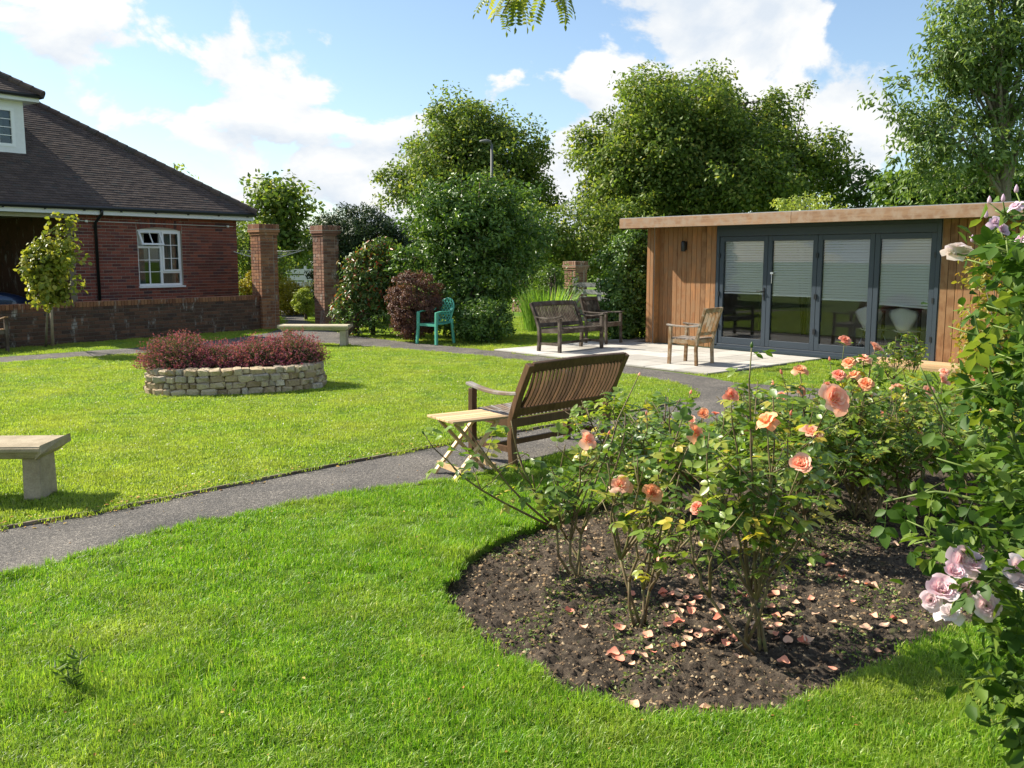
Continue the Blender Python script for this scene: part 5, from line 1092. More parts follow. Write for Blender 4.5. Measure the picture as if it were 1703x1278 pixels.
# shrubs: (name, label, px, depth, ells, clumps, per, crad, leaf, mat, ratio)
def shrub(name, label, px, depth, ells, ncl, per, crad, leaf, mat, ratio=.55, shape='diamond', cat='shrub', shell=.7, stems=4, **kw):
    return make_tree(name, label, gbase(px, depth), ells, ncl, per, crad, leaf, mat, kw.pop('tr', .035), 'bark', 10, ratio, shape, .2, kw.pop('up', .3), kw.pop('droop', .15), cat, shell, None, True, stems, .05, 'foliage', **kw)
shrub('laurel_bush', 'big round glossy dark green bush behind the green chair', 785, 20.2, [E(785, 390, 20.2, 108, 95), E(790, 470, 20.2, 100, 85), E(735, 360, 20.2, 52, 60), E(850, 350, 20.2, 48, 58), E(800, 320, 20.2, 75, 38)], 620, 46, .24, .105, 'leaf_laurel', .45, 'ovate', tr=.05)
shrub('low_bush', 'low dark leafy bush right of the green chair', 804, 18.9, [E(806, 534, 18.9, 48, 32), E(785, 542, 18.8, 30, 24)], 130, 44, .14, .065, 'leaf_laurel', .5, 'ovate')
shrub('barberry_bush', 'round clipped purple brown bush beside the green chair', 690, 19.0, [E(690, 503, 19.0, 46, 54), E(678, 520, 18.9, 34, 36), E(690, 538, 19.0, 36, 22)], 400, 70, .09, .042, 'leaf_berberis', .5, shell=.85)
shrub('photinia_bush', 'glossy bush with red tipped leaves beside the pale gate pillar', 618, 20.6, [E(618, 470, 20.6, 48, 62), E(600, 500, 20.5, 40, 45), E(640, 440, 20.7, 32, 36)], 220, 40, .17, .10, 'leaf_photinia', .42, 'ovate')
shrub('low_bush', 'small green shrubby plant at the foot of the red tipped bush', 572, 20.2, [E(575, 528, 20.2, 28, 20), E(640, 532, 20.2, 40, 18)], 70, 34, .12, .06, 'leaf_laurel', .5)
shrub('conifer_hedge', 'tall dark clipped evergreen mass behind the pale gate pillar', 600, 24.5, [E(592, 400, 24.5, 75, 55), E(640, 420, 24.5, 50, 60), E(600, 460, 24.5, 80, 70)], 560, 90, .22, .085, 'leaf_dark', .4, shell=.8)
shrub('yellow_hedge', 'bright yellow clipped hedge seen through the gateway', 490, 28, [E(488, 494, 28, 27, 24), E(470, 488, 28, 22, 30), E(520, 494, 28, 24, 24), E(495, 508, 28, 38, 12)], 200, 70, .16, .06, 'leaf_yellow', .5, shell=.85)
shrub('topiary_ball', 'rounded lime green clipped bush in front of the yellow hedge', 506, 26, [E(506, 502, 26, 17, 20)], 80, 70, .1, .05, 'leaf_lime', .5, shell=.85)
shrub('yellow_hedge', 'yellow bush glimpsed between house and brown gate pillar', 414, 26.8, [E(414, 478, 26.8, 12, 20)], 40, 50, .14, .06, 'leaf_yellow', .5)
shrub('garden_hedge', 'green hedge in the gap between house and brown gate pillar', 410, 28.5, [E(405, 410, 28.5, 40, 50), E(430, 450, 28.5, 50, 50)], 120, 50, .3, .1, 'leaf_tree', .5)
shrub('garden_hedge', 'dark bushes behind the white boarded fence', 505, 40, [E(480, 430, 40, 60, 35), E(540, 420, 40, 60, 40), E(420, 430, 40, 40, 45)], 150, 50, .45, .17, 'leaf_tree_dark', .5)
shrub('leafy_bush', 'bright green leafy bush against the left end of the summerhouse', 1045, 19.6, [E(1050, 455, 19.6, 48, 65), E(1040, 500, 19.5, 40, 38), E(1068, 420, 19.8, 30, 40), E(1042, 535, 19.5, 44, 28)], 320, 46, .19, .085, 'leaf_laurel', .5, 'ovate')
shrub('leafy_bush', 'loose green bush between strap leaved clump and far pier', 925, 23.5, [E(930, 478, 24.5, 30, 28), E(905, 468, 24.5, 28, 25)], 90, 40, .2, .07, 'leaf_tree_dark', .5)
shrub('leafy_bush', 'rambling green shrubs filling the space behind the patio fence', 960, 31, [E(900, 420, 31, 50, 40), E(980, 400, 31, 70, 60), E(1060, 390, 31, 60, 60), E(890, 380, 31, 40, 40)], 330, 50, .4, .14, 'leaf_tree', .5)
shrub('leafy_bush', 'dark shrub mass behind the big round bush', 880, 27, [E(880, 480, 27, 40, 45), E(850, 430, 27, 50, 60)], 130, 46, .3, .1, 'leaf_laurel', .5)
shrub('creeper', 'bright green creeper showing above the middle of the summerhouse roof', 1340, 19.5, [E(1345, 345, 19.5, 58, 13), E(1330, 400, 19.6, 70, 60)], 110, 42, .16, .08, 'leaf_lime', .5)
far = []
shrub('boundary_hedge', 'long far green hedge closing the garden behind trees', 1000, 46, [E(x, 430, 46, 70, 48+10*math.sin(x*.02)) for x in range(380, 1800, 95)], 700, 44, .6, .2, 'leaf_tree_dark', .5, cat='hedge')
# young maple tree by the wall, with its stake
make_tree('young_tree', 'young yellow green tree in front of the low brick wall', (P(76, 579).x, P(76, 579).y, 0), [E(108, 398, 16.2, 20, 30), E(85, 432, 16.2, 36, 30), E(65, 455, 16.2, 28, 22), E(90, 470, 16.2, 34, 26), E(130, 430, 16.2, 20, 10), E(75, 495, 16.2, 28, 14)], 115, 26, .16, .085, 'leaf_maple', .022, 'bark_light', 14, .75, 'ovate', shell=.45)
sp = P(88, 577); r_ = empty('tree_stake', (sp.x, sp.y, 0), 0, 'round timber stake supporting the young tree by the wall', 'stake'); MB().tube([(0, 0, 0), (.02, 0, .92)], .03, 8).build('post', 'stake', r_); MB().box((-.05, 0, .62), (.16, .03, .03)).build('tie', 'black_plastic', r_)
# strap leaved clump
def strap_plant(px, py, spread, n, h, name, label):
    b = P(px, py); r = empty(name, b, 0, label, 'plant'); a = rng.uniform(0, 6.28, n); rr = np.sqrt(rng.random(n))*spread; V = []; F = []
    for i in range(n):
        d = np.array([math.cos(a[i]), math.sin(a[i]), 0]); p = d*rr[i]; L_ = h*random.uniform(.6, 1.15); ln = random.uniform(.1, .6); s = np.cross(d, [0, 0, 1])*random.uniform(.012, .022); k = len(V)
        for t, w in ((0, .7), (.35, 1), (.7, .8), (1, .02)): c = p+d*L_*ln*t*t*.8+np.array([0, 0, L_*(t-.28*ln*t*t)]); V += [c-s*w, c+s*w]
        F += [(k+2*j, k+2*j+1, k+2*j+3, k+2*j+2) for j in range(3)]
    link('foliage', npmesh('foliage', np.array(V), np.array(F), 'leaf_strap', np.repeat(rng.random(n), 8)), r)
strap_plant(908, 550, .6, 340, 1.05, 'crocosmia_clump', 'bright green clump of upright strap leaves behind the patio bench')
# shrubs flowering in the stone planter
def heather():
    spots = [(-.72, .02, .40, .43, 'leftmost of the stone planter, nearest the house wall side'), (-.22, 0, .36, .30, ''), (.28, .02, .38, .36, ''), (.72, .02, .36, .42, '')]
    labs = ['tall crimson flowering shrub at the house end of the stone planter', 'low crimson flowering shrub next to the tall one at the planter house end', 'crimson flowering shrub right of the dip in the middle of the planter', 'dark crimson flowering shrub at the summerhouse end of the planter']
    for (u, v, rad, h, _), lab in zip(spots, labs):
        c = PLC+PLA*u+PLB*v; r = empty('flowering_shrub', (c.x, c.y, .29), 0, lab, 'shrub', None); n = 1500
        d = unit(rng.normal(0, 1, (n, 3))*[1, 1, .9]); d[:, 2] = np.abs(d[:, 2])*.9+.05; L_ = rng.uniform(.7, 1.12, n)[:, None]; tip = d*np.array([rad*1.12, rad*1.12, h])*L_*(1+.14*(rng.random((n, 1))-.5)); tip[:, 2] = np.maximum(tip[:, 2], .02)
        root = np.stack([rng.normal(0, rad*.22, n), rng.normal(0, rad*.22, n), np.zeros(n)], 1); mb = MB()
        for i in range(0, n, 12): mb.tube([root[i], (root[i]+tip[i])/2+np.array([0, 0, .04]), tip[i]], [.004, .003, .0015], 3, False)
        mb.build('stems', 'bark', r)
        k = 9; t = rng.uniform(.35, 1, (n, k, 1)); pos = (root[:, None]*(1-t)+tip[:, None]*t+rng.normal(0, .012, (n, k, 3))).reshape(-1, 3); ax = unit(np.repeat(tip-root, k, 0)/.3+rng.normal(0, .6, (n*k, 3)))
        link('foliage', leaf_mesh('foliage', pos, ax, rng.normal(0, 1, (n*k, 3)), rng.uniform(.022, .05, n*k), 'leaf_heather', .28, 'diamond'), r)
        k = 7; m = rng.random(n) < .60; tp = tip[m]; dn = unit(tp-root[m]+np.array([0, 0, .15])); t = rng.uniform(-.01, .07, (len(tp), k, 1)); pos = (tp[:, None]+dn[:, None]*t+rng.normal(0, .008, (len(tp), k, 3))).reshape(-1, 3); q = len(pos)
        link('flowers', leaf_mesh('flowers', pos, rng.normal(0, 1, (q, 3))+[0, 0, .4], rng.normal(0, 1, (q, 3)), rng.uniform(.011, .024, q), 'heather_flower', .8, 'diamond'), r)
heather()
# ================================================================ roses
def compound_leaf(seed, nl=5, mat='leaf_rose', broad=.62):
    rs = random.Random(seed); mb = MB(); n2 = (nl-1)//2
    def leaflet(o, d, up, L_):
        d = d.normalized(); s = d.cross(up).normalized(); u = s.cross(d); w = L_*broad*.5; cv = rs.uniform(-.10, .16)
        p = lambda t, k, z: o+d*(L_*t)+s*(w*k)+u*(L_*z)
        v = [p(0, 0, 0), p(.33, 0, -.03), p(.7, 0, -.03-cv*.4), p(1, 0, -.10-cv), p(.18, .68, .04), p(.48, 1.0, .05-cv*.3), p(.8, .55, -.01-cv*.6), p(.18, -.68, .04), p(.48, -1.0, .05-cv*.3), p(.8, -.55, -.01-cv*.6)]
        mb.add(v, [(0, 1, 4), (1, 5, 4), (1, 2, 5), (2, 6, 5), (2, 3, 6), (0, 7, 1), (1, 7, 8), (1, 8, 2), (2, 8, 9), (2, 9, 3)], 0, True)
    Z = Vector((0, 0, 1)); X = Vector((1, 0, 0)); bend = rs.uniform(.05, .3)
    ctr = lambda t: Vector((t, 0, -bend*t*t))
    mb.tube([ctr(0), ctr(.35), ctr(.66)], [.012, .01, .007], 3, False)
    for k in range(n2):
        t = .22+.40*k/max(1, n2-1) if n2 > 1 else .4
        for s in (-1, 1): leaflet(ctr(t), Vector((.55+rs.uniform(-.1, .1), s*1.0, -.15+rs.uniform(-.2, .15))), Z+Vector((rs.uniform(-.2, .2), rs.uniform(-.2, .2), 0)), (.34+.05*k)*rs.uniform(.88, 1.1))
    leaflet(ctr(.66), Vector((1, rs.uniform(-.15, .15), -.35*bend-.15)), Z, .44); return mb.mesh('leaf', mat)
def bloom_mesh(mat, open_=1., n=22, seed=0):
    rs = random.Random(seed); mb = MB(); g = 4
    for i in range(n):
        f = i/(n-1); lay = f*open_; a0 = i*2.399+rs.uniform(-.2, .2); tilt = .12+1.25*lay*(.75+.25*rs.random()); L_ = .30+.28*f*rs.uniform(.85, 1.1); W = .20+.26*f; ca, sa = math.cos(a0), math.sin(a0); vs = []
        for a in range(g+1):
            t = a/g; 
            for b in range(g+1):
                u = b/g*2-1; wid = W*(math.sin(min(1, .12+t*1.05)*math.pi*.62))*(1 if t < .9 else .86); rad = .05+.10*f+L_*t*math.sin(tilt*(.55+.6*t)); z = L_*t*math.cos(tilt*(.55+.6*t))-.10*(1-f)*0+.05*u*u*(1-lay)-.06*t*t*lay*u*u+.03*math.sin(u*4+i)*t
                th = u*wid/max(.12, rad+.08); rad2 = rad*(1-.10*u*u*(1-lay)); x = rad2*math.cos(th); y = rad2*math.sin(th); vs.append((x*ca-y*sa, x*sa+y*ca, z))
        mb.add(vs, [(a*(g+1)+b, a*(g+1)+b+1, (a+1)*(g+1)+b+1, (a+1)*(g+1)+b) for a in range(g) for b in range(g)], rs.uniform(.02, .98), True)
    return mb.mesh('bloom', mat)
def bud_mesh(mat): return MB().lathe([(0, -.1), (.16, 0), (.22, .18), (.17, .45), (.06, .7), (0, .75)], 8).mesh('bud', mat)
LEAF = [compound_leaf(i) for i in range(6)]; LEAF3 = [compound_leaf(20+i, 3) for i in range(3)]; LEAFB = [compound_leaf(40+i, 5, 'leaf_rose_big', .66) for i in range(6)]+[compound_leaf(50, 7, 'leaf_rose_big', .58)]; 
BLOOM = {k: [bloom_mesh('petal_'+k, o, n, s) for o, n, s in ((1.0, 24, 1), (.75, 20, 2), (1.15, 14, 3))] for k in ('peach', 'orange', 'coral', 'pink', 'white', 'mauve')}
BUD = {k: bud_mesh(k) for k in ('petal_coral', 'petal_peach', 'leaf_rose', 'petal_pink', 'petal_mauve')}
def qrot(d, roll=0):
    return (Vector(d).to_track_quat('X', 'Z') @ Euler((roll, 0, 0)).to_quaternion()).to_euler()
def zrot(d): return Vector(d).to_track_quat('Z', 'Y').to_euler()
def rose_bush(label, base, tips, nrand=4, spread=.35, height=.75, dens=16., leaf=(.10, .165), leaves=None, cane='cane', name='rose_bush', maxleaf=170, cat='rose bush', minh=.30, side=3, rad=.0075):
    """tips: (x,y,z,kind,size) in world space; kind None, a bloom colour, or bud:material"""
    leaves = leaves or LEAF; b = Vector(base); r = empty(name, b, 0, label, cat); mb = MB(); nodes = []; tl = []
    for (x, y, z, kind, size) in tips: tl.append((Vector((x, y, z))-b, kind, size))
    for i in range(nrand): a = random.uniform(0, 6.28); q = random.uniform(.35, 1)*spread; tl.append((Vector((math.cos(a)*q, math.sin(a)*q, height*random.uniform(.6, 1.05))), None, 0))
    hips = []; hm = sum(t.z for t, k_, s_ in tl)/len(tl)
    for _ in range(max(3, min(6, len(tl)//3))):
        g0 = Vector((random.gauss(0, .03), random.gauss(0, .03), -.035)); J = Vector((random.gauss(0, .075), random.gauss(0, .06), hm*random.uniform(.22, .42))); hips.append(J); mid = g0.lerp(J, .5)+Vector((random.gauss(0, .018), random.gauss(0, .018), 0))
        mb.tube([g0, g0.lerp(mid, .6), mid, J], [rad*1.25, rad*1.1, rad*1.0, rad*.95], 7)
    for (t, kind, size) in tl:
        st = min(hips, key=lambda q: (q.xy-t.xy).length+random.uniform(0, .25)); L_ = (t-st).length; bow = Vector((t.x, t.y, 0))*random.uniform(-.05, .22)+Vector((random.gauss(0, .045), random.gauss(0, .045), 0))*L_; pts = []
        for i in range(8): f = i/7; g = f**.9; p = st.lerp(t, f); p += bow*math.sin(math.pi*f)*.7+Vector((random.gauss(0, .007), random.gauss(0, .007), 0))*(1 if 0 < i < 7 else 0); pts.append(p)
        mb.tube(pts, [rad*(1-.62*i/7) for i in range(8)], 6)
        sub = [pts]
        for k in range(side):
            f = random.uniform(.35, .85); i = int(f*7); o = pts[i]; a = random.uniform(0, 6.28); d = Vector((math.cos(a), math.sin(a), random.uniform(.2, 1.1))).normalized(); l = random.uniform(.10, .26)*L_/.7; q = [o, o+d*l*.5, o+d*l+Vector((0, 0, .02))]; mb.tube(q, [rad*.5, rad*.4, rad*.25], 4); sub.append(q)
        for s, q in enumerate(sub):
            tot = sum((q[i+1]-q[i]).length for i in range(len(q)-1)); n = max(1, int(tot*dens*(1 if s else .8)))
            for k in range(n):
                f = random.random()**.8; f = .3+.68*f if s == 0 else .15+.85*f; ff = f*(len(q)-1); i = min(int(ff), len(q)-2); p = q[i].lerp(q[i+1], ff-i)
                if p.z < minh*random.uniform(.6, 1.3): continue
                nodes.append((p, (q[i+1]-q[i]).normalized()))
        if kind:
            d = (pts[-1]-pts[-2]).normalized()
            if kind.startswith('bud:'): o = link('bud', BUD[kind[4:]], r, pts[-1], zrot(d), (size,)*3)
            else:
                dd = (d*.6+Vector((random.gauss(-.1, .35), random.gauss(-.55, .35), .2))).normalized()
                if size > .13: dd = Vector((-.15, -.85, .5))
                o = link('bloom', random.choice(BLOOM[kind]), r, pts[-1], zrot(dd), (size,)*3)
    mb.build('canes', cane, r); random.shuffle(nodes)
    for (p, d) in nodes[:maxleaf]:
        a = random.uniform(0, 6.28); o = d.orthogonal().normalized(); o = Matrix.Rotation(a, 3, d) @ o; v = (o+d*random.uniform(-.1, .5)+Vector((0, 0, random.uniform(-.25, .3)))).normalized(); s = random.uniform(*leaf); link('leaf', random.choice(leaves), r, p, qrot(v, random.uniform(-.5, .5)), (s, s, s))
    return r
def T(px, py, depth, kind=None, size=.06): p = D(px, py, depth); return (p.x, p.y, p.z, kind, size)
def base_at(px, py): p = P(px, py, -.04); z = soil_z(p.x, p.y); p = P(px, py, z); return (p.x, p.y, z)
O, PE, CO = 'orange', 'peach', 'coral'
b = base_at(950, 962); y = b[1]
rose_bush('rose bush with one large peach bloom, standing apart at the lawn end of bed', b, [T(975, 733, y-.1, PE, .095), T(1012, 722, y-.1, 'bud:petal_coral', .03), T(705, 722, y+.1, 'bud:leaf_rose', .03), T(775, 705, y), T(850, 700, y+.05), T(1062, 625, y+.4, 'bud:petal_peach', .03), T(1040, 690, y+.1), T(885, 790, y-.1), T(940, 740, y), T(1000, 700, y+.2)], 3, .35, .70, 9.5, (.10, .165))
b = base_at(1068, 1045); y = b[1]
rose_bush('rose bush of two slanting bare canes with low peach blooms', b, [T(1032, 808, y+.1, PE, .085), T(1085, 822, y, O, .075), T(1155, 722, y+.2, O, .085), T(1148, 655, y+.4, 'bud:petal_coral', .03), T(1100, 735, y+.1), T(1010, 770, y+.1), T(1060, 760, y), T(1130, 790, y-.1), T(1195, 765, y+.1)], 3, .3, .72, 10, (.10, .16))
b = base_at(1258, 1085); y = b[1]
rose_bush('tallest orange rose bush with one shoot high above the rest', b, [T(1250, 578, y+.1, 'bud:leaf_rose', .035), T(1215, 658, y+.2, CO, .06), T(1276, 702, y, O, .085), T(1332, 775, y-.1, PE, .082), T(1195, 800, y, None), T(1160, 845, y, 'coral', .05), T(1290, 850, y-.1), T(1230, 760, y+.1), T(1180, 720, y+.1), T(1310, 730, y+.1), T(1285, 640, y+.2, 'bud:petal_peach', .03)], 4, .36, .85, 14, (.105, .17))
b = base_at(1345, 905); y = b[1]
rose_bush('rose bush carrying the biggest wide open peach bloom', b, [T(1386, 665, y-.9, PE, .125), T(1350, 722, y-.5, PE, .10), T(1330, 617, y, O, .075), T(1300, 622, y+.1, 'bud:petal_coral', .04), T(1240, 690, y), T(1315, 690, y-.1, 'bud:petal_coral', .04), T(1400, 760, y-.2), T(1270, 780, y-.1), T(1430, 720, y), T(1350, 800, y)], 5, .45, .9, 16, (.105, .17))
b = base_at(1125, 915); y = b[1]
rose_bush('leafy rose bush directly behind the teak bench back', b, [T(1075, 690, y, 'bud:petal_coral', .03), T(1020, 700, y), T(1110, 660, y+.2), T(1170, 690, y, O, .06), T(1120, 720, y), T(1060, 720, y+.1), T(1205, 680, y+.1), T(1000, 740, y)], 5, .4, .75, 22, (.10, .155))
more = [((1450, 870), 5.9, [(1440, 640, O, .08), (1412, 605, O, .075), (1395, 625, CO, .07), (1436, 598, PE, .075), (1455, 582, PE, .085), (1420, 625, O, .07)], 'rose bush crowned by a tight cluster of orange blooms'),
        ((1500, 850), 5.7, [(1492, 645, PE, .075), (1545, 650, PE, .06), (1510, 690, O, .055), (1470, 690, PE, .06), (1560, 700, None, 0), (1450, 660, 'bud:petal_coral', .04)], 'rose bush with faded blooms in the leafy middle of the bed'),
        ((1590, 840), 5.6, [(1567, 636, PE, .085), (1620, 640, CO, .07), (1578, 700, CO, .07), (1640, 690, None, 0), (1530, 720, PE, .055)], 'rose bush with pale and coral blooms near the golden shrub'),
        ((1400, 800), 6.8, [(1405, 567, CO, .075), (1380, 600, 'bud:petal_coral', .045), (1425, 610, None, 0), (1350, 640, None, 0), (1370, 660, None, 0)], 'rose bush lifting one coral bloom in front of the glass doors'),
        ((1530, 795), 6.9, [(1540, 630, None, 0), (1500, 610, None, 0), (1570, 620, PE, .06), (1600, 650, None, 0)], 'leafy rose bush toward the far end of the bed'),
        ((1280, 815), 6.5, [(1250, 650, None, 0), (1300, 660, CO, .06), (1340, 700, O, .07), (1230, 690, None, 0), (1330, 690, 'bud:petal_coral', .04)], 'rose bush close to the path at back of the bed'),
        ((1640, 880), 5.0, [(1600, 740, None, 0), (1660, 720, None, 0), (1550, 760, None, 0), (1640, 680, CO, .06)], 'dark leaved rose bush deep in the shade of the tall pink rose'),
        ((1195, 850), 5.8, [(1190, 690, CO, .05), (1240, 720, O, .06), (1150, 700, PE, .055)], 'rose bush tucked behind the bush of bare slanting canes'),
        ((1330, 850), 6.0, [(1330, 650, O, .065), (1290, 690, O, .06), (1370, 700, CO, .055), (1375, 640, PE, .06)], 'rose bush between the biggest bloom and the path'),
        ((1060, 850), 5.8, [(1050, 720, None, 0), (1090, 700, 'bud:petal_coral', .03)], 'small leafy rose bush at the lawn side edge of the bed'),
        ((1420, 860), 5.3, [(1400, 740, None, 0), (1460, 730, None, 0), (1430, 700, O, .065), (1480, 760, None, 0)], 'low bushy rose in the centre of the bed')]
for (bp, y, tips, lab) in more:
    b = base_at(*bp); rose_bush(lab, b, [T(px, py, b[1]+random.uniform(-.2, .2), k, s) for (px, py, k, s) in tips], 13, .62, .82, 20, (.09, .145), None, 'cane', 'rose_bush', 300, side=4)
# standard rose by the doors
p = P(1489, 652); rose_bush('small standard rose tree with round head before the fourth door', p, [T(1489, 600, p.y), T(1470, 575, p.y), T(1510, 570, p.y), T(1490, 560, p.y), T(1530, 590, p.y), T(1450, 590, p.y)], 6, .42, .75, 24, (.09, .13), LEAF, 'cane', 'standard_rose', 200, 'rose tree', .35, 4)
# tall shrub rose in the right foreground
def tall_rose():
    bx = D(1790, 1278, 2.75); b = Vector((bx.x+.05, 2.75, 0)); r = empty('tall_rose', b, 0, 'tall dark leaved shrub rose with pale pink blooms at the lawn corner', 'rose bush'); mb = MB()
    def w(px, py, y): return D(px, py, y)-b
    g0 = Vector((0, 0, -.02))
    canes = [[g0, w(1745, 1050, 2.7), w(1715, 760, 2.65), w(1700, 520, 2.7), w(1672, 385, 2.8)], [g0, w(1760, 900, 2.8), w(1730, 600, 2.9), w(1690, 420, 3.0), w(1598, 425, 3.05)], [g0, w(1745, 1000, 2.75), w(1660, 840, 2.85), w(1560, 815, 2.95), w(1470, 835, 3.05)],
             [g0, w(1740, 1120, 2.6), w(1690, 1010, 2.55), w(1640, 960, 2.5), w(1600, 955, 2.5)], [g0, w(1740, 1150, 2.6), w(1700, 1040, 2.5), w(1690, 940, 2.45)], [g0, w(1770, 800, 2.6), w(1745, 560, 2.6), w(1720, 430, 2.6), w(1700, 340, 2.65)], [g0, w(1730, 880, 2.9), w(1640, 740, 3.0), w(1570, 700, 3.1), w(1530, 610, 3.1)],
             [g0, w(1740, 1200, 2.55), w(1680, 1120, 2.5), w(1620, 1130, 2.5)], [g0, w(1750, 950, 2.8), w(1680, 700, 2.85), w(1640, 600, 2.9), w(1620, 520, 2.95)], [g0, w(1745, 900, 2.7), w(1690, 880, 2.75), w(1600, 880, 2.8), w(1520, 905, 2.85)], [g0, w(1765, 700, 2.75), w(1740, 480, 2.8), w(1710, 380, 2.85), w(1655, 350, 2.9)], [g0, w(1720, 1180, 2.5), w(1660, 1230, 2.45)],
             [g0, w(1740, 850, 2.75), w(1700, 660, 2.8), w(1650, 640, 2.85), w(1590, 650, 2.9)], [g0, w(1760, 1000, 2.65), w(1720, 820, 2.6), w(1690, 780, 2.6), w(1650, 800, 2.6)]]
    nodes = []
    for c in canes:
        q = []
        for i in range(len(c)-1):
            for k in range(4): f = k/4; q.append(c[i].lerp(c[i+1], f)+Vector((random.gauss(0, .008), random.gauss(0, .008), 0))*(1 if i+k else 0))
        q.append(c[-1]); n = len(q)
        for _ in range(1):
            for i in range(1, n-1): q[i] = q[i]*.5+(q[i-1]+q[i+1])*.25
        mb.tube(q, [.010*(1-.72*i/(n-1)) for i in range(n)], 6)
        for i in range(int(n*.22), n-1):
            for k in range(3 if i < n*.6 else 2): nodes.append((q[i].lerp(q[i+1], random.random()), (q[i+1]-q[i]).normalized()))
            if random.random() < .45:
                a = random.uniform(0, 6.28); d = Vector((math.cos(a)-.2, math.sin(a), .3)).normalized(); e = q[i]+d*random.uniform(.08, .18); mb.tube([q[i], e], [.004, .002], 4)
                nodes += [(q[i].lerp(e, f), d) for f in (.4, .7, 1)]
    mb.build('canes', 'cane_green', r); random.shuffle(nodes); st = []
    def open_gap(p):                              # airy shoots against the summerhouse: few leaves there
        x_, y_ = pix(b+p); return x_ < 1655-.06*(y_-400) and y_ < 770
    nodes = [q for q in nodes if (random.random() < .82 if not open_gap(q[0]) else random.random() < .16)]
    for j, (p, d) in enumerate(nodes[:300]):
        o = Matrix.Rotation(random.uniform(0, 6.28), 3, d) @ d.orthogonal().normalized(); v = (o+d*.3+Vector((-.1, 0, random.uniform(-.35, .2)))).normalized(); s = random.uniform(.09, .155); link('leaf', random.choice(LEAFB), r, p, qrot(v, random.uniform(-.6, .6)), (s,)*3)
    # inner foliage, too small and crowded to tell apart
    c = np.array([tuple(p) for p, d in nodes[300:]]) if len(nodes) > 300 else np.zeros((0, 3)); c = np.concatenate([c, np.array([tuple(p+Vector((.08, .12, 0))) for p, d in nodes[:110]])]); n = len(c)*4; cc = np.repeat(c, 4, 0)+rng.normal(0, .06, (n, 3))
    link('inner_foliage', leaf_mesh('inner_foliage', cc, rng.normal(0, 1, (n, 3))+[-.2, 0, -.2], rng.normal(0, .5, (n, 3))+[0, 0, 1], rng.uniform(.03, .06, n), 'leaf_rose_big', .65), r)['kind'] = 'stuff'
    for (px, py, y, k, s) in [(1600, 935, 2.5, 'pink', .075), (1565, 985, 2.48, 'pink', .075), (1605, 985, 2.52, 'pink', .055), (1578, 1022, 2.5, 'white', .06), (1640, 1008, 2.45, 'pink', .06), (1625, 970, 2.5, 'pink', .05), (1585, 955, 2.47, 'pink', .055), (1618, 940, 2.49, 'pink', .055), (1548, 1000, 2.5, 'pink', .045), (1690, 945, 2.44, 'pink', .065), (1702, 975, 2.42, 'white', .06), (1592, 423, 3.05, 'white', .078), (1665, 385, 2.8, 'mauve', .036), (1690, 345, 2.65, 'mauve', .036), (1700, 400, 2.7, 'mauve', .04), (1655, 372, 2.85, 'mauve', .04)]:
        p = w(px, py, y); dd = Vector((random.gauss(-.2, .3), random.gauss(-.5, .3), .5)); link('bloom', random.choice(BLOOM[k]), r, p, zrot(dd), (s,)*3); e = min(nodes, key=lambda q: (q[0]-p).length)[0]; MB().tube([e, e.lerp(p, .5)+Vector((0, 0, -.01)), p], [.004, .003, .003], 5).build('stalk', 'cane_green', r)
    for (px, py, y) in [(1640, 362, 2.9), (1668, 335, 2.85), (1617, 402, 3.0), (1633, 430, 3.0), (1645, 338, 2.9), (1690, 320, 2.7)]: p = w(px, py, y); link('bud', BUD['petal_mauve'], r, p, (0, 0, 0), (.03,)*3); e = min(nodes, key=lambda q: (q[0]-p).length)[0]; MB().tube([e, p], [.003, .002], 4).build('stalk', 'cane_green', r)
tall_rose()
# golden shrub behind the tall rose
def golden(px, depth, ells, label, n, per=22): return make_tree('golden_shrub', label, (D(px, 600, depth).x, depth, 0), ells, n, per, .13, .05, 'leaf_golden', .02, 'bark_light', 16, .5, 'ovate', .2, .3, .2, 'shrub', .5, None, True, 4, .05, 'foliage')
golden(1710, 7.5, [E(1685, 470, 7.5, 58, 70), E(1665, 560, 7.5, 60, 60), E(1705, 640, 7.5, 80, 60), E(1640, 630, 7.5, 50, 40), E(1632, 425, 7.5, 22, 34)], 'airy yellow green shrub against the right end of the summerhouse', 300, 18)
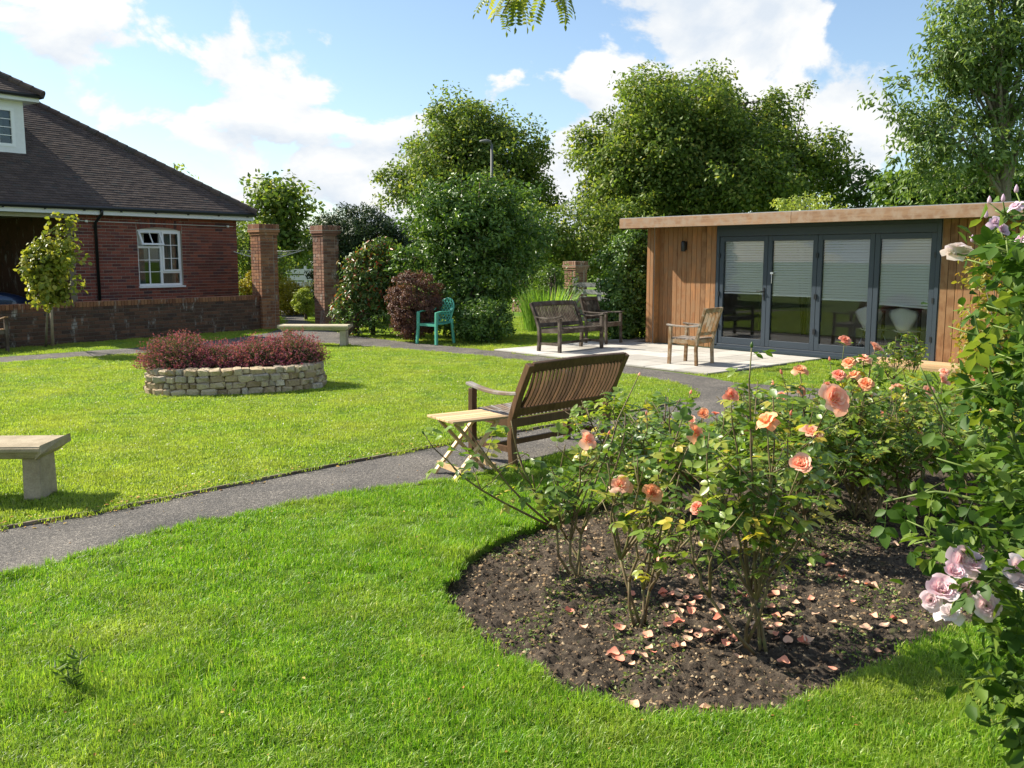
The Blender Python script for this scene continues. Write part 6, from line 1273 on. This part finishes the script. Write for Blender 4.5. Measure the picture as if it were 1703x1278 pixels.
# overhanging branch from a tree beside the camera
def robinia():
    b = Vector((2.9, -.9, 0)); r = empty('robinia_tree', b, 0, 'yellow green pinnate leaf sprays hanging from an overhead branch', 'tree'); mb = MB()
    mb.tube([(0, 0, 0), (.03, .02, 1.2), (-.02, .05, 2.4), (-.15, .1, 3.4), (-.3, .2, 4.4)], [.13, .11, .10, .08, .05], 8)
    t1 = D(905, -60, 4.0)-b; limb = [Vector((-.12, .08, 3.2)), Vector((-.7, 1.2, 3.75)), Vector((-1.5, 3., 3.85)), Vector((-2.3, 4.2, 3.7)), t1]
    mb.tube(limb, [.05, .04, .03, .018, .008], 6); tw = []
    for (px, py) in ((832, 10), (865, 0), (900, -5), (932, 5), (815, -10), (845, -12), (880, -18), (940, -12), (836, 22), (912, -20)): e = D(px, py, random.uniform(3.9, 4.2))-b; s = limb[4].lerp(limb[3], random.random()*.3); mb.tube([s, s.lerp(e, .5)+Vector((0, 0, .05)), e], [.005, .004, .002], 4); tw.append((s, e))
    mb.build('trunk', 'bark', r); mm = []
    for k in range(3):
        m = MB(); n = 7; c = lambda t: Vector((t, 0, -.35*t*t)); m.tube([c(0), c(.5), c(.95)], [.008, .006, .004], 3, False)
        V, F, q = leaf_arrays(np.array([tuple(c(.15+.8*(i//2)/n)) for i in range(2*n)]+[tuple(c(.95))]), np.array([(.25, (-1)**i, -.25+.1*random.random()) for i in range(2*n)]+[(1, 0, -.6)]), np.array([(random.gauss(0, .15), random.gauss(0, .15), 1) for i in range(2*n+1)]), np.full(2*n+1, .30), .42)
        m.add([tuple(v) for v in V], [tuple(f) for f in F]); mm.append(m.mesh('leaf', 'leaf_robinia'))
    for (s, e) in tw:
        for k in range(3): p = s.lerp(e, random.uniform(.55, 1)) if k else e; v = Vector((random.gauss(-.15, .6), random.gauss(0, .6), -.55)); link('leaf', random.choice(mm), r, p, qrot(v, random.uniform(-.6, .6)), (random.uniform(.08, .12),)*3)
    cl = np.array([tuple(Vector((-.3, .2, 4.4))+Vector((random.gauss(0, .8), random.gauss(-.6, .8), random.gauss(.5, .4)))) for _ in range(60)]); pos, ax, nr, sz = foliage_arrays(cl, unit(cl), 40, .3, .05); ok = pos[:, 1] < .9
    link('crown', leaf_mesh('crown', pos[ok], ax[ok], nr[ok], sz[ok], 'leaf_robinia', .45), r)
robinia()
# thistle in the front lawn and a few plants at the feet of things
def thistle():
    p = P(125, 1150); r = empty('thistle', p, 0, 'small dark spiky weed standing in the front lawn', 'weed'); mb = MB(); pos = []; ax = []
    for k in range(4):
        a = k*1.7; t = Vector((math.cos(a)*.06-.02, math.sin(a)*.05, .17-.03*k)); mb.tube([(0, 0, 0), t*.6+Vector((0, 0, .02)), t], [.003, .0025, .0015], 4)
        for i in range(14): f = random.uniform(.15, 1); q = t*f; b_ = random.uniform(0, 6.28); pos.append(tuple(q)); ax.append((math.cos(b_), math.sin(b_), .5))
    mb.build('stems', 'cane_green', r); n = len(pos); link('foliage', leaf_mesh('foliage', np.array(pos), np.array(ax), rng.normal(0, 1, (n, 3)), rng.uniform(.03, .07, n), 'leaf_tree_dark', .22), r)
thistle()
